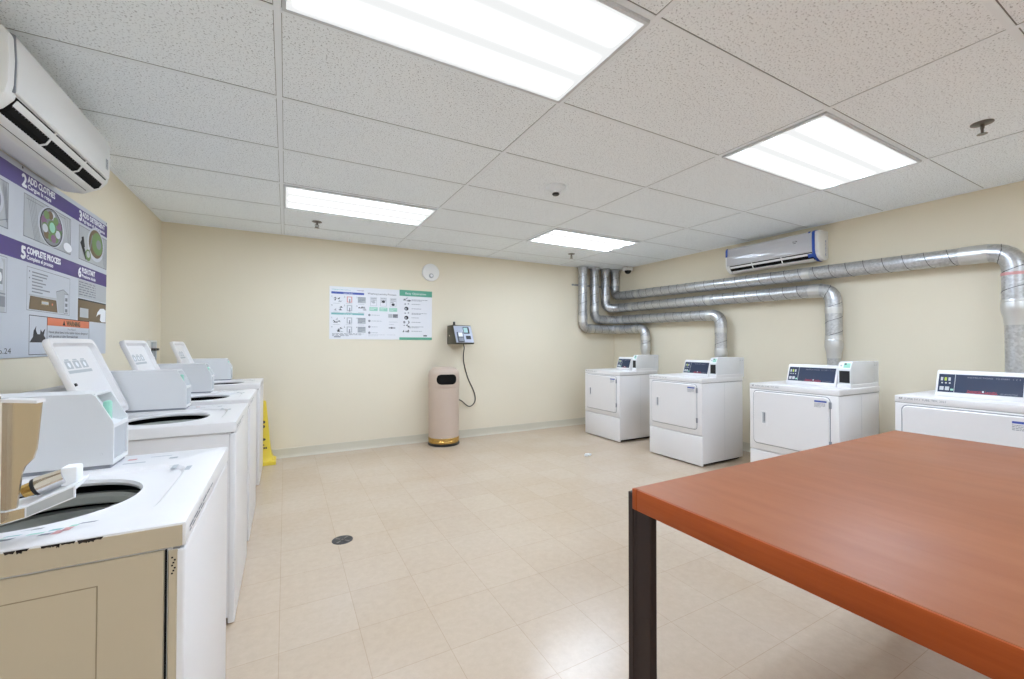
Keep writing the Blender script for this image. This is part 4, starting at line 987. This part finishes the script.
# ------------------------------------------------------------------ table
TX0, TX1, TY0, TY1, TZ0, TZ1 = 1.0, 2.945, -.32, 1.018, .69, .76
t = thing('folding_table', 'large cherry wood table with dark legs at lower right', 'table', (TX0, TY1, 0))
def tl(x0, x1, y0, y1, z0, z1): return (x0 - TX0, x1 - TX0, y0 - TY1, y1 - TY1, z0, z1)
MB().rbox(*tl(TX0 + .004, TX1 - .004, TY0 + .004, TY1 - .004, TZ0 + .004, TZ1), 'table', .004, 2).build('table_top', t)
for a in ((TX0, TX0 + .02, TY0 + .02, TY1 - .02), (TX1 - .02, TX1, TY0 + .02, TY1 - .02), (TX0, TX1, TY0, TY0 + .02), (TX0, TX1, TY1 - .02, TY1)):
    MB().rbox(*tl(*a, TZ0, TZ1 - .002), 'tedge', .003, 2).build('edge_band', t)
for (lx, sx) in ((TX0 + .006, 1), (TX1 - .006, -1)):
    for (ly, sy) in ((TY1 - .012, -1), (TY0 + .012, 1)):
        q = MB(); a, b_ = sorted((lx, lx + sx * .03)); c, d = sorted((ly, ly + sy * .06))
        q.rbox(*tl(a, b_, c, d, 0, TZ0 + .001), 'legdark', .003, 1)
        c, d = sorted((ly - sy * .0135, ly - sy * .036)); q.rbox(*tl(a, b_, c, d, 0, TZ1 - .02), 'legdark', .002, 1)
        c, d = sorted((ly - sy * .001, ly - sy * .014)); q.box(*tl(a + .003, b_ - .003, c, d, 0.002, TZ0 - .003), 'legdark')
        q.build('leg', t)

# ------------------------------------------------------------------ camera, world, view
f_px, yaw, pit, rol = 417.24, .4974, .0121, .001
s, c = math.sin(yaw), math.cos(yaw)
F = Vector((s * math.cos(pit), c * math.cos(pit), math.sin(pit))); R0 = Vector((c, -s, 0)); U0 = R0.cross(F)
Rv = R0 * math.cos(rol) + U0 * math.sin(rol); Uv = -R0 * math.sin(rol) + U0 * math.cos(rol)
cam = bpy.data.cameras.new('camera'); co = bpy.data.objects.new('camera', cam); COL.objects.link(co)
mw = Matrix.Identity(4)
for i in range(3): mw[i][0] = Rv[i]; mw[i][1] = Uv[i]; mw[i][2] = -F[i]
mw[2][3] = 1.227; co.matrix_world = mw
cam.sensor_width = 36; cam.sensor_fit = 'HORIZONTAL'; cam.lens = f_px / 1024 * 36; cam.clip_start = .02
SC.camera = co
w = bpy.data.worlds.new('world'); SC.world = w; w.use_nodes = True
w.node_tree.nodes['Background'].inputs['Color'].default_value = (.8, .85, .9, 1); w.node_tree.nodes['Background'].inputs['Strength'].default_value = .2
SC.view_settings.view_transform = 'Standard'; SC.view_settings.look = 'None'; SC.view_settings.gamma = 1; SC.view_settings.exposure = 0.86
SC.view_settings.use_curve_mapping = False
SC.cycles.max_bounces = 12; SC.cycles.diffuse_bounces = 8; SC.cycles.glossy_bounces = 4; SC.cycles.use_denoising = True
SC.cycles.sample_clamp_indirect = 8
